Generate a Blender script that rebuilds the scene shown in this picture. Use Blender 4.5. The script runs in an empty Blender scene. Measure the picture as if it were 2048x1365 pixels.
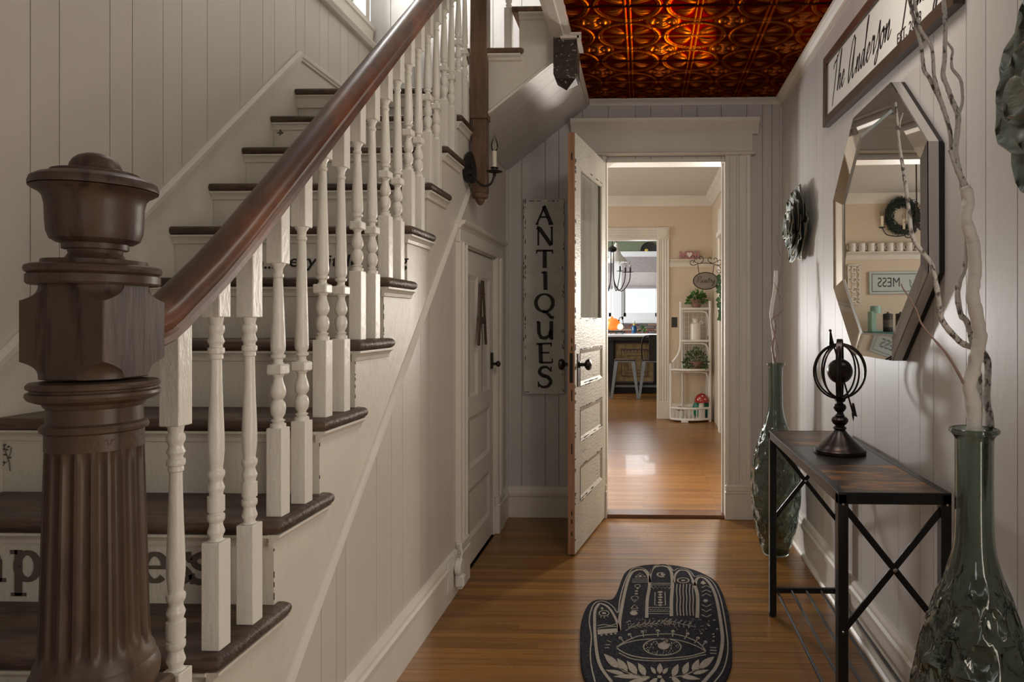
import bpy, bmesh, math, random
from mathutils import Vector, Matrix
from mathutils.geometry import tessellate_polygon
random.seed(7)
PI = math.pi
SC = bpy.context.scene
COL = SC.collection

# ------------------------------------------------------------------ camera
H_CAM = 1.16; FPX = 1365.0; YAW = math.radians(1.7); PXC = 1247.5; PYC = 640.0
cam = bpy.data.objects.new('camera', bpy.data.cameras.new('camera')); COL.objects.link(cam)
cam.location = (0, 0, H_CAM); cam.rotation_euler = (PI/2, 0, YAW)
cam.data.sensor_width = 36; cam.data.lens = 36*FPX/2048
cam.data.shift_x = -(PXC-1024)/2048; cam.data.shift_y = -(682.5-PYC)/2048
cam.data.clip_start = .05; cam.data.clip_end = 100
SC.camera = cam

# ------------------------------------------------------------------ world, exposure, large lights
SC.view_settings.view_transform = 'Standard'; SC.view_settings.look = 'None'
SC.view_settings.gamma = 1; SC.view_settings.use_curve_mapping = False
SC.view_settings.exposure = 0.0
SC.cycles.use_denoising = True
SC.cycles.max_bounces = 8; SC.cycles.transparent_max_bounces = 16
SC.cycles.sample_clamp_indirect = 4.0
world = bpy.data.worlds.new('sky'); SC.world = world; world.use_nodes = True
bg = world.node_tree.nodes['Background']
bg.inputs[0].default_value = (.86, .93, 1.0, 1); bg.inputs[1].default_value = 1.3

def area(name, loc, target, sx, sy, power, col):
    l = bpy.data.lights.new(name, 'AREA'); l.shape = 'RECTANGLE'; l.size = sx; l.size_y = sy
    l.energy = power; l.color = col
    o = bpy.data.objects.new(name, l); COL.objects.link(o); o.location = loc
    o.rotation_euler = (Vector(target)-Vector(loc)).to_track_quat('-Z', 'Y').to_euler()
    return o
WARM = (1, .86, .70); NEUT = (1, .95, .89); COOL = (.86, .93, 1)
# daylight entering by: the stair landing window, the entry door behind the camera, the front room, the kitchen windows; the fill lights are added
area('landing_daylight', (-1.9, 3.55, 3.65), (-.6, 3.6, 3.0), .8, 1.3, 165, (1, .965, .93))
area('hall_fill', (.25, 1.9, 2.41), (.0, 2.9, 0), .5, .5, 10, (1, .90, .80))  # added fill above the frame for hall and under-stair wall, not a fixture
area('front_room_daylight', (1.15, .30, .95), (-.8, 2.5, 1.0), .5, 1.0, 15, WARM)
area('entry_daylight', (-.25, -1.45, 1.6), (-.1, 2.5, 1.0), .35, 1.0, 2.5, NEUT)
area('kitchen_daylight', (0, 13.3, 2.0), (0, 9, .6), 3.0, 1.8, 260, (.97, .98, 1))
area('kitchen_side_fill', (-2.7, 10.6, 1.7), (1, 11, 1.0), 1.6, 1.4, 130, (.97, .98, 1))  # added fill that lifts the dark kitchen, no side window behind it
area('middle_room_fill', (-2.55, 6.6, 1.5), (.6, 6.0, 1.1), 1.2, 1.4, 30, (1, .95, .87))  # added light out of view, shining across the middle room to the doorway
area('right_wall_fill', (-.84, 5.75, 1.12), (.66, 2.2, 1.0), .24, .34, 44, (1, .97, .95))  # added light hidden from view, brightens right wall and casts the armillary shadow
area('middle_room_softbox', (.70, 5.25, 1.35), (-.8, 2.0, 1.5), .18, .5, 30, (1, .93, .84))

# ------------------------------------------------------------------ pixel helpers (a photograph pixel on a real plane of the room)
_c, _s = math.cos(YAW), math.sin(YAW)
def _ray(x, y):
    cx = (x-PXC)/FPX; return Vector((cx*_c-_s, cx*_s+_c, -(y-PYC)/FPX))
def at_x(x, y, v): d = _ray(x, y); return Vector((0, 0, H_CAM))+d*(v/d.x)
def at_y(x, y, v): d = _ray(x, y); return Vector((0, 0, H_CAM))+d*(v/d.y)
def at_z(x, y, v): d = _ray(x, y); return Vector((0, 0, H_CAM))+d*((v-H_CAM)/d.z)

# ------------------------------------------------------------------ materials
def mat(name, col, rough=.6, metal=0, noise=None, bump=None, coat=0, spec=.5, objvar=0, emit=None):
    """noise=(scale xyz, other colour, lo, hi[, detail]); bump=(scale xyz, strength)"""
    m = bpy.data.materials.new(name); m.use_nodes = True; nt = m.node_tree; N = nt.nodes; L = nt.links
    b = N['Principled BSDF']
    b.inputs['Base Color'].default_value = (*col, 1); b.inputs['Roughness'].default_value = rough
    b.inputs['Metallic'].default_value = metal; b.inputs['Coat Weight'].default_value = coat
    b.inputs['Specular IOR Level'].default_value = spec
    if emit: b.inputs['Emission Color'].default_value = (*emit[0], 1); b.inputs['Emission Strength'].default_value = emit[1]
    tc = N.new('ShaderNodeTexCoord')
    def nz(sc, det=5):
        mp = N.new('ShaderNodeMapping'); mp.inputs['Scale'].default_value = sc; L.new(tc.outputs['Object'], mp.inputs['Vector'])
        n = N.new('ShaderNodeTexNoise'); n.inputs['Scale'].default_value = 1; n.inputs['Detail'].default_value = det
        n.inputs['Roughness'].default_value = .6; L.new(mp.outputs[0], n.inputs['Vector']); return n
    out = None
    if noise:
        items = noise if isinstance(noise, list) else [noise]
        prev = None
        for it in items:
            n = nz(it[0]); r = N.new('ShaderNodeMapRange'); r.inputs['From Min'].default_value = it[2]; r.inputs['From Max'].default_value = it[3]
            L.new(n.outputs['Fac'], r.inputs['Value'])
            mx = N.new('ShaderNodeMix'); mx.data_type = 'RGBA'; L.new(r.outputs[0], mx.inputs['Factor'])
            if prev: L.new(prev, mx.inputs['A'])
            else: mx.inputs['A'].default_value = (*col, 1)
            mx.inputs['B'].default_value = (*it[1], 1); prev = mx.outputs['Result']
        out = prev
    if objvar:
        oi = N.new('ShaderNodeObjectInfo'); hs = N.new('ShaderNodeHueSaturation')
        r = N.new('ShaderNodeMapRange'); r.inputs['To Min'].default_value = 1-objvar; r.inputs['To Max'].default_value = 1+objvar
        L.new(oi.outputs['Random'], r.inputs['Value']); L.new(r.outputs[0], hs.inputs['Value'])
        if out: L.new(out, hs.inputs['Color'])
        else: hs.inputs['Color'].default_value = (*col, 1)
        out = hs.outputs[0]
    if out: L.new(out, b.inputs['Base Color'])
    if bump:
        n = nz(bump[0], 4); bp = N.new('ShaderNodeBump'); bp.inputs['Strength'].default_value = bump[1]; bp.inputs['Distance'].default_value = .01
        L.new(n.outputs['Fac'], bp.inputs['Height']); L.new(bp.outputs[0], b.inputs['Normal'])
    return m
M = {}
M['wall'] = mat('painted_panel', (.62, .598, .580), .42, noise=((1.3, 1.3, .8), (.57, .548, .528), .35, .7), bump=((30, 30, 8), .12), objvar=.03)
M['wallwarm'] = mat('warm_painted_panel', (.66, .61, .55), .42, noise=((1.3, 1.3, .8), (.60, .55, .49), .35, .7), bump=((30, 30, 8), .12), objvar=.03)
M['wallback'] = mat('panel_groove', (.16, .145, .135), .7)
M['stair_paint'] = mat('aged_cream_paint', (.72, .68, .60), .45, noise=((2, 2, 2), (.63, .59, .51), .4, .7), bump=((60, 60, 20), .25))
M['trim'] = mat('cream_trim_paint', (.76, .72, .65), .38, noise=((3, 3, 1), (.68, .64, .57), .4, .7), bump=((40, 40, 10), .12))
M['baluster'] = mat('white_baluster_paint', (.80, .77, .70), .34, bump=((70, 70, 30), .22))
M['tread'] = mat('worn_dark_tread', (.058, .036, .024), .45, noise=[((3, 14, 10), (.14, .092, .062), .42, .68), ((14, 60, 60), (.03, .018, .012), .5, .72)], bump=((8, 60, 60), .5))
M['rail'] = mat('mahogany_rail', (.075, .026, .013), .40, noise=[((6, 3, 3), (.22, .078, .024), .46, .70), ((40, 8, 8), (.05, .018, .010), .5, .7)], coat=.05, bump=((50, 12, 12), .10))
M['newel'] = mat('dark_newel_wood', (.074, .047, .033), .42, noise=[((4, 4, 2), (.135, .088, .060), .45, .72), ((50, 50, 6), (.030, .018, .013), .52, .75)], bump=((60, 60, 8), .06), spec=.3)
M['post'] = mat('brown_post_wood', (.10, .055, .032), .5, noise=((20, 20, 3), (.20, .115, .065), .4, .65), bump=((60, 60, 8), .3))
M['dark'] = mat('near_black_paint', (.012, .010, .009), .5)
M['letter'] = mat('black_letter_paint', (.016, .014, .012), .6)
M['brownletter'] = mat('brown_letter_paint', (.12, .097, .078), .7)
M['oak'] = mat('oak_strip', (.31, .142, .026), .36, noise=[((1.2, 25, 5), (.185, .080, .016), .38, .68), ((3, 90, 30), (.13, .05, .016), .55, .8)], objvar=.22, coat=.10, bump=((6, 90, 30), .08))
M['black_metal'] = mat('black_powder_coat', (.014, .014, .015), .38, bump=((90, 90, 90), .06))
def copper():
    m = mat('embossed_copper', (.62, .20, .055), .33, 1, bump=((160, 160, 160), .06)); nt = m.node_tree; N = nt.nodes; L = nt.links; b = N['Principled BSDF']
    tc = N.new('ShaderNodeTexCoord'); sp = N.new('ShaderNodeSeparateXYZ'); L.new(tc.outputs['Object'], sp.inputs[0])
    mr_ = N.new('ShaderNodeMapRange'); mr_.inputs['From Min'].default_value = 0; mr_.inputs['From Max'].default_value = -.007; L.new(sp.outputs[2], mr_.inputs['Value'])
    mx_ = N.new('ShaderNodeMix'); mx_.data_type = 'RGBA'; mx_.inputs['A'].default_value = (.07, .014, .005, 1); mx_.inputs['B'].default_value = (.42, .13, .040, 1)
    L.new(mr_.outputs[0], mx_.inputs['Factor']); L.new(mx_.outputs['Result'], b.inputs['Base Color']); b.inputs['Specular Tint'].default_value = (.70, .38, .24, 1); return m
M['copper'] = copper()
M['white'] = mat('plain_white', (.75, .74, .71), .4)
M['plastic'] = mat('white_plastic', (.78, .77, .74), .3)
M['chrome'] = mat('steel', (.75, .75, .74), .15, 1)
M['mirror'] = mat('mirror_glass', (.60, .585, .555), .012, 1)
M['facet'] = mat('bevelled_frame_mirror', (.40, .385, .365), .03, 1)
M['mirrorside'] = mat('silvered_edge', (.62, .60, .58), .3, .6)
M['frame_brown'] = mat('walnut_sign_frame', (.055, .034, .021), .5, noise=((30, 4, 4), (.10, .062, .036), .4, .7), bump=((60, 10, 10), .2))
M['signwhite'] = mat('sign_face', (.78, .77, .73), .6)
M['antique_sign'] = mat('distressed_sign_board', (.62, .62, .56), .6, noise=((10, 10, 10), (.55, .55, .49), .45, .6))
M['chip'] = mat('chipped_dark', (.03, .022, .018), .7)
M['door_paint'] = mat('crackled_door_paint', (.58, .55, .47), .5, noise=[((4, 4, 1.4), (.49, .455, .38), .42, .66), ((38, 38, 22), (.22, .18, .13), .69, .74)], bump=((30, 30, 90), .35))
M['door_edge'] = mat('bare_door_edge', (.42, .23, .125), .55, noise=((30, 30, 2), (.32, .155, .08), .4, .65))
M['iron'] = mat('aged_iron', (.03, .026, .023), .45, .6, bump=((50, 50, 50), .2))
M['bronze'] = mat('dark_bronze', (.035, .028, .025), .32, .75, noise=((22, 22, 22), (.16, .07, .035), .6, .78))
M['rug'] = mat('charcoal_rug_pile', (.030, .030, .040), .95, spec=.1, noise=((120, 120, 50), (.075, .075, .092), .45, .7), bump=((260, 260, 50), .8))
M['rugwhite'] = mat('cream_rug_pile', (.56, .51, .44), .95, spec=.1, noise=((130, 130, 50), (.36, .32, .28), .45, .75), bump=((260, 260, 50), .8))
M['birch'] = mat('whitewashed_branch', (.86, .84, .80), .6, noise=((9, 9, 14), (.60, .54, .48), .60, .72), bump=((20, 20, 90), .35))
M['greybranch'] = mat('greywashed_branch', (.62, .60, .58), .7, noise=((90, 90, 60), (.12, .105, .095), .52, .62), bump=((90, 90, 90), .5))
M['twig'] = mat('pinkish_twig', (.34, .23, .20), .7)
M['flower'] = mat('verdigris_petal', (.14, .175, .155), .5, .25, noise=((14, 14, 14), (.19, .19, .15), .45, .65), bump=((20, 20, 60), .3))
M['flower_edge'] = mat('worn_gold_petal_edge', (.30, .20, .10), .45, .5)
M['burl'] = mat('rustic_brown_top', (.055, .032, .020), .38, noise=[((5, 18, 8), (.38, .165, .045), .48, .62), ((14, 40, 20), (.10, .06, .038), .5, .68)])
M['darktop'] = mat('black_table_strip', (.018, .016, .016), .33, noise=((8, 60, 10), (.04, .035, .033), .5, .7))
M['beige'] = mat('beige_room_wall', (.66, .565, .44), .6, noise=((1, 1, 1), (.61, .515, .40), .4, .7))
M['ceilwhite'] = mat('ceiling_paint', (.66, .64, .60), .7)
M['green_wall'] = mat('sage_wall', (.16, .19, .115), .6)
M['kit_white'] = mat('kitchen_white', (.80, .81, .82), .4)
def shade_mat():
    m = mat('woven_shade', (.50, .46, .45), .9, noise=((60, 5, 90), (.36, .32, .32), .4, .6)); nt = m.node_tree; N = nt.nodes; L = nt.links
    o_ = [n for n in N if n.type == 'OUTPUT_MATERIAL'][0]; t_ = N.new('ShaderNodeBsdfTranslucent'); t_.inputs[0].default_value = (.75, .70, .68, 1); x_ = N.new('ShaderNodeMixShader'); x_.inputs[0].default_value = .22
    L.new(N['Principled BSDF'].outputs[0], x_.inputs[1]); L.new(t_.outputs[0], x_.inputs[2]); L.new(x_.outputs[0], o_.inputs[0]); return m
M['shade'] = shade_mat()
M['candle'] = mat('ivory_candle_sleeve', (.66, .62, .50), .5)
M['pink'] = mat('dusty_pink_wood', (.42, .20, .22), .6)
M['slate'] = mat('grey_slate_plaque', (.16, .145, .135), .6)
M['leaf'] = mat('green_leaf', (.05, .15, .02), .5, objvar=.2, noise=((12, 12, 12), (.11, .26, .05), .45, .65))
M['fern'] = mat('dark_fern_leaf', (.045, .085, .025), .6, noise=((14, 14, 14), (.12, .17, .06), .45, .65))
M['ivy'] = mat('ivy_leaf', (.03, .09, .035), .5, noise=((12, 12, 12), (.07, .17, .08), .45, .65))
M['terracotta'] = mat('brown_clay', (.24, .14, .10), .7)
M['red'] = mat('glossy_red', (.32, .012, .014), .2, coat=.5)
M['teal'] = mat('teal_glaze', (.02, .22, .15), .3)
M['mint'] = mat('mint_enamel', (.24, .42, .36), .4)
M['tealcab'] = mat('teal_cabinet_paint', (.03, .13, .11), .45)
M['ceramic'] = mat('white_ceramic', (.74, .71, .66), .25)
M['wreath'] = mat('dark_evergreen', (.012, .025, .014), .8)
M['stool'] = mat('brushed_steel', (.17, .19, .22), .35, .85)
M['gold'] = mat('antique_gold_panel', (.46, .34, .17), .5, noise=((12, 12, 12), (.30, .20, .09), .45, .65))
M['bricks'] = [mat('brick_red', (.20, .08, .055), .8), mat('brick_tan', (.34, .22, .15), .8), mat('brick_grey', (.16, .13, .13), .8)]
M['blueglass'] = mat('blue_bottle', (.01, .07, .16), .15, coat=.5)
M['yellow'] = mat('yellow_label', (.6, .45, .08), .5)
M['pumpkin'] = mat('orange_pumpkin_lamp', (.7, .16, .02), .4, emit=((1, .22, .03), .9))
M['lampglow'] = mat('glowing_lamp_glass', (.9, .6, .4), .4, emit=((1, .55, .32), 2.5))
M['mortar'] = mat('mortar', (.22, .20, .18), .9)
M['lampshade_bowl'] = mat('opal_glass_lampshade', (.62, .58, .52), .35)
M['threshold'] = mat('dark_oak_threshold', (.17, .065, .022), .3, noise=((3, 60, 20), (.09, .035, .015), .4, .7), coat=.3)

def oak_far():
    m = bpy.data.materials.new('oak_floor_far'); m.use_nodes = True; nt = m.node_tree; N = nt.nodes; L = nt.links; b = N['Principled BSDF']
    tc = N.new('ShaderNodeTexCoord'); br = N.new('ShaderNodeTexBrick'); L.new(tc.outputs['Object'], br.inputs['Vector'])
    br.inputs['Scale'].default_value = 1; br.inputs['Brick Width'].default_value = .9; br.inputs['Row Height'].default_value = .038
    br.inputs['Mortar Size'].default_value = .0012; br.inputs['Color1'].default_value = (.30, .132, .028, 1); br.inputs['Color2'].default_value = (.18, .074, .016, 1)
    br.inputs['Mortar'].default_value = (.06, .025, .01, 1); br.inputs['Bias'].default_value = -.1
    mp = N.new('ShaderNodeMapping'); mp.inputs['Scale'].default_value = (2, 50, 5); L.new(tc.outputs['Object'], mp.inputs['Vector'])
    n = N.new('ShaderNodeTexNoise'); n.inputs['Scale'].default_value = 1; n.inputs['Detail'].default_value = 5; L.new(mp.outputs[0], n.inputs['Vector'])
    r = N.new('ShaderNodeMapRange'); r.inputs['From Min'].default_value = .35; r.inputs['From Max'].default_value = .7; r.inputs['To Min'].default_value = 1.1; r.inputs['To Max'].default_value = .7
    L.new(n.outputs['Fac'], r.inputs['Value']); hs = N.new('ShaderNodeHueSaturation'); L.new(br.outputs['Color'], hs.inputs['Color']); L.new(r.outputs[0], hs.inputs['Value'])
    L.new(hs.outputs[0], b.inputs['Base Color']); b.inputs['Roughness'].default_value = .33; b.inputs['Coat Weight'].default_value = .05
    n2 = N.new('ShaderNodeBump'); n2.inputs['Strength'].default_value = .03; n2.inputs['Distance'].default_value = .01
    L.new(br.outputs['Fac'], n2.inputs['Height']); L.new(n2.outputs[0], b.inputs['Normal'])
    return m
M['oak_far'] = oak_far()

def glass(name, tint, rough=.0, ior=1.45, bump=0):
    m = bpy.data.materials.new(name); m.use_nodes = True; nt = m.node_tree; N = nt.nodes; L = nt.links
    for n in list(N):
        if n.type != 'OUTPUT_MATERIAL': N.remove(n)
    out = [n for n in N if n.type == 'OUTPUT_MATERIAL'][0]
    tr = N.new('ShaderNodeBsdfTransparent'); tr.inputs[0].default_value = (*tint, 1)
    gl = N.new('ShaderNodeBsdfGlossy'); gl.inputs['Roughness'].default_value = rough
    fr = N.new('ShaderNodeFresnel'); fr.inputs[0].default_value = ior
    mx = N.new('ShaderNodeMixShader'); L.new(fr.outputs[0], mx.inputs[0]); L.new(tr.outputs[0], mx.inputs[1]); L.new(gl.outputs[0], mx.inputs[2])
    L.new(mx.outputs[0], out.inputs[0])
    return m, (N, L, mx, out, tc_in := None)
M['pane'] = glass('window_pane', (.96, .97, .97))[0]
def vase_glass():
    m = bpy.data.materials.new('green_recycled_glass'); m.use_nodes = True; b = m.node_tree.nodes['Principled BSDF']
    b.inputs['Base Color'].default_value = (.45, .52, .48, 1); b.inputs['Transmission Weight'].default_value = 1
    b.inputs['Roughness'].default_value = .02; b.inputs['IOR'].default_value = 1.45
    return m
M['vase'] = vase_glass()
def bulb_glass():
    return glass('clear_bulb_glass', (.93, .92, .88))[0]
M['bulb'] = bulb_glass()
def dirty_glass():
    m, (N, L, mx, out, _) = glass('hazy_old_door_glass', (.80, .80, .76), .06)
    d = N.new('ShaderNodeBsdfDiffuse'); d.inputs[0].default_value = (.42, .41, .36, 1)
    tc = N.new('ShaderNodeTexCoord'); mp = N.new('ShaderNodeMapping'); mp.inputs['Scale'].default_value = (7, 7, 1.2); L.new(tc.outputs['Object'], mp.inputs['Vector'])
    n = N.new('ShaderNodeTexNoise'); n.inputs['Scale'].default_value = 1; n.inputs['Detail'].default_value = 4; L.new(mp.outputs[0], n.inputs['Vector'])
    r = N.new('ShaderNodeMapRange'); r.inputs['From Min'].default_value = .3; r.inputs['From Max'].default_value = .62; r.inputs['To Min'].default_value = .45; r.inputs['To Max'].default_value = .8
    L.new(n.outputs['Fac'], r.inputs['Value']); m2 = N.new('ShaderNodeMixShader'); L.new(r.outputs[0], m2.inputs[0]); L.new(mx.outputs[0], m2.inputs[1]); L.new(d.outputs[0], m2.inputs[2])
    L.new(m2.outputs[0], out.inputs[0]); return m
M['doorglass'] = dirty_glass()

# ------------------------------------------------------------------ mesh helpers
class MB:
    def __init__(s, M_=None): s.v = []; s.f = []; s.sm = []; s.M = M_ or Matrix.Identity(4)
    def add(s, vs, fs, smooth=False):
        n = len(s.v); s.v += [s.M @ Vector(p) for p in vs]; s.f += [[i+n for i in f] for f in fs]; s.sm += [smooth]*len(fs); return s
    def box(s, x0, x1, y0, y1, z0, z1, b=0):
        if x0 > x1: x0, x1 = x1, x0
        if y0 > y1: y0, y1 = y1, y0
        if z0 > z1: z0, z1 = z1, z0
        b = min(b, (x1-x0)*.45, (y1-y0)*.45, (z1-z0)*.45)
        if b <= 0:
            vs = [(x, y, z) for z in (z0, z1) for y in (y0, y1) for x in (x0, x1)]
            return s.add(vs, [(0, 2, 3, 1), (4, 5, 7, 6), (0, 1, 5, 4), (2, 6, 7, 3), (0, 4, 6, 2), (1, 3, 7, 5)])
        bm = bmesh.new(); bmesh.ops.create_cube(bm, size=1)
        for v in bm.verts: v.co = ((x0+x1)/2+v.co.x*(x1-x0), (y0+y1)/2+v.co.y*(y1-y0), (z0+z1)/2+v.co.z*(z1-z0))
        bmesh.ops.bevel(bm, geom=bm.edges[:], offset=b, segments=1, affect='EDGES')
        bm.verts.index_update(); vs = [v.co[:] for v in bm.verts]; fs = [[v.index for v in f.verts] for f in bm.faces]; bm.free()
        return s.add(vs, fs)
    def lathe(s, prof, c=(0, 0, 0), n=20, axis='z', rmod=None, cap=True):
        vs = []; fs = []
        for (r, z) in prof:
            for i in range(n):
                a = 2*PI*i/n; rr = rmod(r, z, a) if rmod else r
                p = (rr*math.cos(a), rr*math.sin(a), z)
                if axis == 'x': p = (p[2], p[0], p[1])
                elif axis == 'y': p = (p[0], p[2], p[1])
                vs.append((p[0]+c[0], p[1]+c[1], p[2]+c[2]))
        for j in range(len(prof)-1):
            for i in range(n): fs.append((j*n+i, j*n+(i+1) % n, (j+1)*n+(i+1) % n, (j+1)*n+i))
        s.add(vs, fs, True)
        if cap:
            s.add([vs[i] for i in range(n)][::-1], [tuple(range(n))]); s.add(vs[-n:], [tuple(range(n))])
        return s
    def tube(s, pts, r, n=8, closed=False, flat=1):
        pts = [Vector(p) for p in pts]; N = len(pts); rs = r if isinstance(r, (list, tuple)) else [r]*N
        vs = []; fs = []; up = None
        for i, p in enumerate(pts):
            if closed: t = pts[(i+1) % N]-pts[i-1]
            else: t = pts[min(i+1, N-1)]-pts[max(i-1, 0)]
            t.normalize()
            if up is None:
                up = Vector((0, 0, 1)) if abs(t.z) < .9 else Vector((1, 0, 0))
            a = t.cross(up); a.normalize(); up = a.cross(t); up.normalize()
            for k in range(n):
                q = 2*PI*k/n; vs.append(p+a*math.cos(q)*rs[i]+up*math.sin(q)*rs[i]*flat)
        for i in range(N if closed else N-1):
            j = (i+1) % N
            for k in range(n): fs.append((i*n+k, i*n+(k+1) % n, j*n+(k+1) % n, j*n+k))
        s.add(vs, fs, True)
        if not closed: s.add(vs[:n][::-1], [tuple(range(n))]); s.add(vs[-n:], [tuple(range(n))])
        return s
    def prism(s, poly, fn, t0, t1):
        """poly = [(u,v)], fn(u,v,t)->xyz"""
        n = len(poly)
        if n < 3: return s
        tris = tessellate_polygon([[Vector((p[0], p[1], 0)) for p in poly]])
        vs = [fn(u, v, t0) for u, v in poly]+[fn(u, v, t1) for u, v in poly]
        fs = [tuple(t) for t in tris]+[tuple(i+n for i in t[::-1]) for t in tris]+[(i, i+n, (i+1) % n+n, (i+1) % n) for i in range(n)]
        return s.add(vs, fs)
    def ball(s, c, rx, ry=None, rz=None, n=14, m=9, mod=None):
        ry = ry or rx; rz = rz or rx
        prof = []
        vs = []; fs = []
        for j in range(m+1):
            ph = PI*j/m
            for i in range(n):
                a = 2*PI*i/n; k = mod(a, ph) if mod else 1
                vs.append((c[0]+rx*k*math.sin(ph)*math.cos(a), c[1]+ry*k*math.sin(ph)*math.sin(a), c[2]+rz*k*math.cos(ph)))
        for j in range(m):
            for i in range(n): fs.append((j*n+i, (j+1)*n+i, (j+1)*n+(i+1) % n, j*n+(i+1) % n))
        return s.add(vs, fs, True)
    def mould(s, prof, p0, p1, a, b):
        """profile points (u,w) swept from p0 to p1; u along a, w along b"""
        p0, p1, a, b = Vector(p0), Vector(p1), Vector(a), Vector(b); n = len(prof)
        vs = [p+a*u+b*w for p in (p0, p1) for u, w in prof]
        fs = [(i, (i+1) % n, (i+1) % n+n, i+n) for i in range(n)]
        tr = tessellate_polygon([[Vector((u, w, 0)) for u, w in prof]])
        fs += [tuple(t) for t in tr]+[tuple(i+n for i in t[::-1]) for t in tr]
        return s.add(vs, fs)
    def mesh(s, name, m):
        me = bpy.data.meshes.new(name); me.from_pydata([tuple(v) for v in s.v], [], s.f)
        bm = bmesh.new(); bm.from_mesh(me); bmesh.ops.recalc_face_normals(bm, faces=bm.faces); bm.to_mesh(me); bm.free()
        me.polygons.foreach_set('use_smooth', s.sm); me.materials.append(m)
        if any(s.sm): me.set_sharp_from_angle(angle=math.radians(32))
        return me
    def build(s, name, m, parent=None, **kw):
        o = bpy.data.objects.new(name, s.mesh(name, m)); COL.objects.link(o)
        if parent is not None: hook(o, parent)
        return tag(o, **kw)
def hook(o, p):
    o.parent = p
    o.matrix_parent_inverse = Matrix.Translation(p.location).inverted()
def tag(o, label=None, cat=None, group=None, kind=None):
    if label: o['label'] = label
    if cat: o['category'] = cat
    if group: o['group'] = group
    if kind: o['kind'] = kind
    return o
def thing(name, loc, label, cat, group=None, kind=None):
    o = bpy.data.objects.new(name, None); COL.objects.link(o); o.location = loc; o.empty_display_size = .05
    return tag(o, label, cat, group, kind)
def copy_tree(o, parent=None, label=None):
    c = o.copy(); COL.objects.link(c)
    if parent is not None: c.parent = parent; c.matrix_parent_inverse = o.matrix_parent_inverse.copy()
    if label: c['label'] = label
    for ch in [x for x in KIDS(o)]: copy_tree(ch, c)
    return c
def KIDS(o): return [x for x in bpy.data.objects if x.parent == o]
def crom(pts, k=6, closed=False):
    P = [Vector(p) for p in pts]; n = len(P); out = []
    rng = range(n) if closed else range(n-1)
    for i in rng:
        if closed: a, b, c, d = P[i-1], P[i], P[(i+1) % n], P[(i+2) % n]
        else: a, b, c, d = P[max(i-1, 0)], P[i], P[i+1], P[min(i+2, n-1)]
        for j in range(k):
            t = j/k; out.append(.5*((2*b)+(c-a)*t+(2*a-5*b+4*c-d)*t*t+(3*b-a-3*c+d)*t*t*t))
    if not closed: out.append(P[-1])
    return out
def clip(poly, axis, val, keep):
    out = []; n = len(poly)
    for i in range(n):
        p, q = poly[i], poly[(i+1) % n]
        pi = (p[axis] >= val) == (keep > 0) or p[axis] == val; qi = (q[axis] >= val) == (keep > 0) or q[axis] == val
        if pi: out.append(p)
        if pi != qi:
            t = (val-p[axis])/(q[axis]-p[axis]); out.append((p[0]+(q[0]-p[0])*t, p[1]+(q[1]-p[1])*t))
    return out
def boards(root, polys, cuts, fn, th=.008, gap=.0028, m=None, name='board'):
    """vertical boards cut out of wall polygons; fn(u,v,t) with t=0 the face and t>0 into the wall"""
    cuts = sorted(cuts)
    for poly in polys:
        lo = min(p[0] for p in poly); hi = max(p[0] for p in poly)
        cs = [lo-1]+[c for c in cuts if lo+.01 < c < hi-.01]+[hi+1]
        for a, b in zip(cs, cs[1:]):
            q = clip(clip(poly, 0, a+gap/2, 1), 0, b-gap/2, -1)
            q = [p for i, p in enumerate(q) if (Vector(p)-Vector(q[i-1])).length > 1e-4]
            if len(q) >= 3: MB().prism(q, fn, 0, th).build(name, m or M['wall'], root)
def ribbon(mb, pts, w, fn, t0=0, t1=.0012, nib=None, closed=False):
    P = [Vector((p[0], p[1])) for p in pts]; n = len(P)
    if n < 2: return
    L = []; R = []
    for i in range(n):
        t = (P[(i+1) % n]-P[i-1]) if closed else (P[min(i+1, n-1)]-P[max(i-1, 0)])
        if t.length < 1e-9: t = Vector((1, 0))
        t.normalize(); nn = Vector((-t.y, t.x)); ww = w[i] if isinstance(w, list) else w
        if nib: ww = ww*(nib[1]+(1-nib[1])*abs(math.sin(math.atan2(t.y, t.x)-nib[0])))
        L.append(P[i]+nn*ww/2); R.append(P[i]-nn*ww/2)
    vs = [fn(p.x, p.y, t1) for p in L]+[fn(p.x, p.y, t1) for p in R]+[fn(p.x, p.y, t0) for p in L]+[fn(p.x, p.y, t0) for p in R]
    fs = []
    for i in range(n if closed else n-1):
        j = (i+1) % n
        fs += [(i, j, n+j, n+i), (i, 2*n+i, 2*n+j, j), (n+i, n+j, 3*n+j, 3*n+i)]
    mb.add(vs, fs)
def arc(cx, cy, rx, ry, a0, a1, n=14): return [(cx+rx*math.cos(math.radians(a0+(a1-a0)*i/n)), cy+ry*math.sin(math.radians(a0+(a1-a0)*i/n))) for i in range(n+1)]
def text_obj(name, body, size, mtx, m, parent, ext=.0006, shear=0, off=0, sx=1):
    c = bpy.data.curves.new(name, 'FONT'); c.body = body; c.size = size; c.extrude = ext; c.shear = shear; c.offset = off
    c.align_x = 'CENTER'; c.align_y = 'CENTER'
    t = bpy.data.objects.new('tmp', c); COL.objects.link(t)
    dg = bpy.context.evaluated_depsgraph_get(); me = bpy.data.meshes.new_from_object(t.evaluated_get(dg)); bpy.data.objects.remove(t)
    me.transform(mtx @ Matrix.Diagonal((sx, 1, 1, 1))); me.materials.clear(); me.materials.append(m)
    o = bpy.data.objects.new(name, me); COL.objects.link(o); hook(o, parent); return o
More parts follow.
